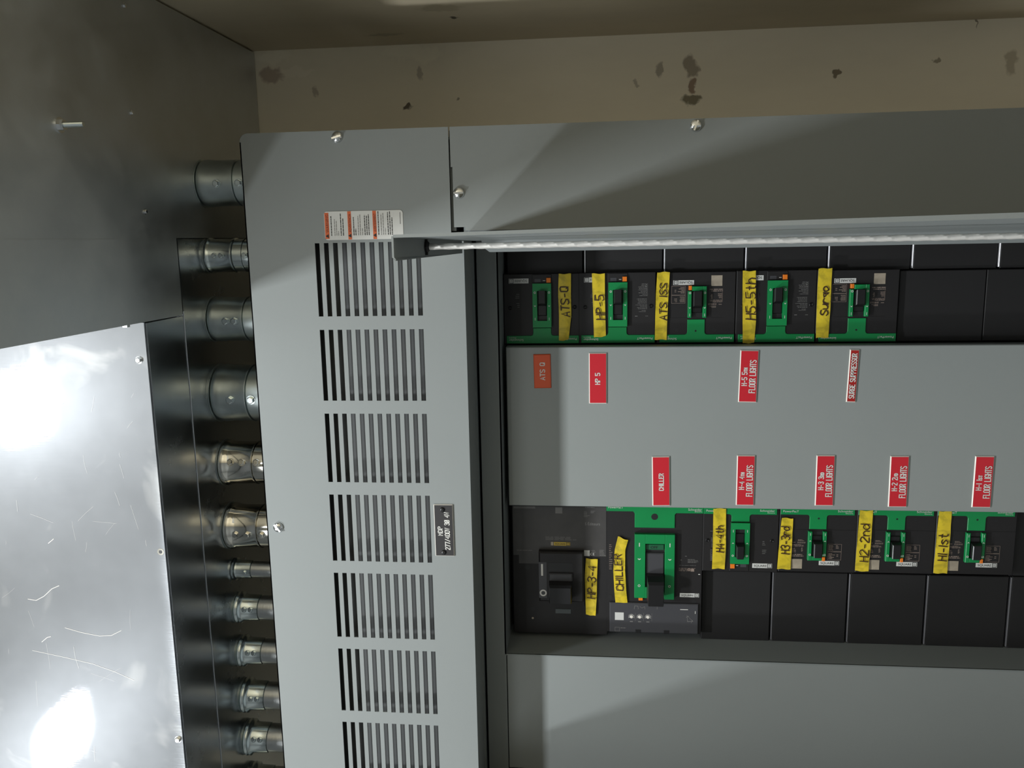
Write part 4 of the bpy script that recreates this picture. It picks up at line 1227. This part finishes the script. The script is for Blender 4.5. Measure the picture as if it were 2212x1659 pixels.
WC = -0.13
conds = [  # y px, radius, kind, screw turn, label
    (396, 0.0328, 'big', 0.0, 'large dull conduit coupling nearest the beige side wall'),
    (552, 0.0246, 'ring', 0.0, 'medium conduit connector with bright rings, second from the side wall'),
    (689, 0.0327, 'big', 0.1, 'large dull conduit coupling, third from the side wall, at the cover corner'),
    (848, 0.0424, 'big', 0.26, 'widest conduit coupling, matte grey, above the first louver groups'),
    (998, 0.0344, 'bell', 0.0, 'shiny flared conduit connector right beside the widest coupling'),
    (1134, 0.0353, 'bell', 0.44, 'shiny flared conduit connector directly above the lone cover-edge screw'),
    (1228, 0.0139, 'thin', 0.4, 'thinnest conduit of the row, one set screw'),
    (1310, 0.0226, 'flange', 0.2, 'small flanged conduit connector next to the thinnest conduit'),
    (1403, 0.0230, 'flange', 0.2, 'small flanged conduit connector, second after the thinnest conduit'),
    (1498, 0.0254, 'flange', 0.3, 'small flanged conduit connector, third after the thinnest conduit'),
    (1588, 0.0262, 'flange', 0.2, 'small flanged conduit connector, fourth after the thinnest conduit'),
    (1680, 0.0262, 'flange', 0.2, 'last conduit in view, cut off by the photo edge')]
for (y, R_, kind, turn, lb) in conds:
    u, v = at(480, y, WC)
    R_ *= 1.05
    K_ = 1.06
    t = thing('conduit', lb, 'conduit', (UU, v, WC), 'conduits between wireway and panel')
    ln = (US + 0.0105) - UU
    if kind == 'big':
        body = [(0.001, R_ * 0.80), (0.002, R_ * 0.93), (0.005, R_ * 0.985), (0.010, R_), (0.016, R_ * 0.985), (0.022, R_ * 0.97), (0.050, R_ * 0.965), (0.0515, R_ * 0.985), (0.0535, R_ * 0.985), (0.054, R_ * 0.90), (0.0555, R_ * 0.90)]
        tail = [(0.0555, R_ * 0.955), (ln, R_ * 0.95)]
        scs = [(0.030, 0.0050), (0.043, 0.0050)] if R_ < 0.042 else [(0.032, 0.0056), (0.0625, 0.0056)]
        if y == 396: scs = [(0.032, 0.0050), (0.0635, 0.0050)]
        bm_, tm = 'zinc_dull', 'zinc_dull'
    elif kind == 'bell':
        body = [(0.001, R_ * 0.88), (0.002, R_ * 0.97), (0.005, R_), (0.008, R_ * 0.985), (0.012, R_ * 0.955), (0.0145, R_ * 0.925), (0.048, R_ * 0.905), (0.0495, R_ * 0.93), (0.0515, R_ * 0.93), (0.052, R_ * 0.86), (0.053, R_ * 0.86)]
        tail = [(0.053, R_ * 0.90), (ln, R_ * 0.89)]
        scs = [(0.0205, 0.0048), (0.0375, 0.0048), (0.0595, 0.0048)]
        bm_, tm = 'zinc_bright', 'zinc_bright'
    elif kind == 'ring':
        body = [(0.001, R_ * 0.9), (0.002, R_ * 1.0), (0.0045, R_ * 1.03), (0.007, R_ * 0.98), (0.009, R_ * 0.965), (0.037, R_ * 0.955), (0.0385, R_ * 1.0), (0.041, R_ * 1.0), (0.0425, R_ * 0.92)]
        tail = [(0.0425, R_ * 0.94), (0.053, R_ * 0.93), (0.0535, R_ * 0.97), (0.0555, R_ * 0.97), (0.056, R_ * 0.91), (ln, R_ * 0.91)]
        scs = [(0.017, 0.0036), (0.027, 0.0036), (0.061, 0.0036)]
        bm_, tm = 'zinc', 'zinc'
    elif kind == 'thin':
        body = [(0.001, R_ * 1.2), (0.004, R_ * 1.25), (0.0055, R_ * 1.05), (0.008, R_), (0.029, R_ * 0.98), (0.030, R_ * 0.85)]
        tail = [(0.030, R_ * 0.90), (ln, R_ * 0.90)]
        scs = [(0.021, 0.0034)]
        bm_, tm = 'zinc', 'conduit_steel'
    else:
        body = [(0.001, R_ * 0.95), (0.002, R_ * 1.0), (0.004, R_ * 1.06), (0.006, R_ * 1.0), (0.0075, R_ * 0.99), (0.0095, R_ * 1.05), (0.0115, R_ * 0.96), (0.014, R_ * 0.885), (0.038, R_ * 0.865), (0.039, R_ * 0.80)]
        tail = [(0.039, R_ * 0.815), (ln, R_ * 0.81)]
        scs = [(0.0185, 0.0036), (0.0285, 0.0036)]
        bm_, tm = 'zinc', 'conduit_steel'
    MB().lathe([(h * K_, r) for h, r in body], (UU, v, WC), (1, 0, 0), 56, bm_).build('connector', t)
    MB().lathe([(h * K_ if h < 0.06 else ln, r) for h, r in tail], (UU, v, WC), (1, 0, 0), 56, tm).build('pipe', t)
    MB().lathe([(0.0003, R_ * 1.02), (0.0012, R_ * 1.02)], (UU, v, WC), (1, 0, 0), 40, 'zinc_dull', False).build('lock_ring', t)
    al = math.atan2(-v, D - WC) - turn
    rr = {'big': 0.965, 'bell': 0.905, 'ring': 0.955, 'thin': 0.98, 'flange': 0.87}[kind] * R_
    for (h, sr) in scs:
        hex_screw((UU + h * K_, v + rr * math.sin(al), WC + rr * math.cos(al)), (0, math.sin(al), math.cos(al)), sr, 'set_screw', t, 'zinc' if kind != 'bell' else 'zinc_bright', sr * 0.85)

# ------------------------------------------------------------------ lights: two ceiling lamps above and behind the viewer, and two added fill lights
def area(name, p, sx, sy, power, col=(1, 1, 1), target=None):
    l = bpy.data.lights.new(name, 'AREA'); l.shape = 'RECTANGLE'; l.size = sx; l.size_y = sy; l.energy = power; l.color = col
    o = bpy.data.objects.new(name, l); COL.objects.link(o); o.location = W(p)
    if target is not None:
        d = W(target) - W(p); o.rotation_euler = d.to_track_quat('-Z', 'Y').to_euler()
    return o


area('ceiling_lamp_near', (-1.43, -0.385, 0.96), 0.12, 0.12, 29.5, (0.94, 0.98, 1.0))
area('ceiling_lamp_side', (-1.43, -1.29, 0.96), 0.12, 0.12, 29.5, (0.94, 0.98, 1.0))
area('fill_light_far', (-1.49, -1.55, 2.3), 1.6, 1.2, 32, (0.95, 0.99, 1.0))  # unseen broad fill, added to lift the shaded parts of the panel
area('fill_light_corner', (-1.49, 0.12, 2.4), 0.3, 1.0, 4.5, (0.94, 0.98, 1.0))  # unseen fill, added to brighten the wall behind the panel
wd = bpy.data.worlds.new('World'); SC.world = wd; wd.use_nodes = True
wd.node_tree.nodes['Background'].inputs['Color'].default_value = (0.5, 0.52, 0.5, 1)
wd.node_tree.nodes['Background'].inputs['Strength'].default_value = 0.02

# ------------------------------------------------------------------ camera
cam = bpy.data.cameras.new('Camera'); co = bpy.data.objects.new('Camera', cam); COL.objects.link(co)
cam.sensor_fit = 'HORIZONTAL'; cam.sensor_width = 36.0; cam.lens = F / 2212.0 * 36.0
cam.clip_start = 0.01
r_ = Vector((vx[0], vy[0], vz[0])); u_ = -Vector((vx[1], vy[1], vz[1])); b_ = -Vector((vx[2], vy[2], vz[2]))
co.matrix_world = Matrix(((r_.x, u_.x, b_.x, 0.0), (r_.y, u_.y, b_.y, -D), (r_.z, u_.z, b_.z, Z0), (0, 0, 0, 1)))
SC.camera = co
SC.view_settings.view_transform = 'Standard'
SC.view_settings.look = 'None'
SC.view_settings.exposure = 0.0
SC.view_settings.gamma = 1.0
SC.view_settings.use_curve_mapping = False
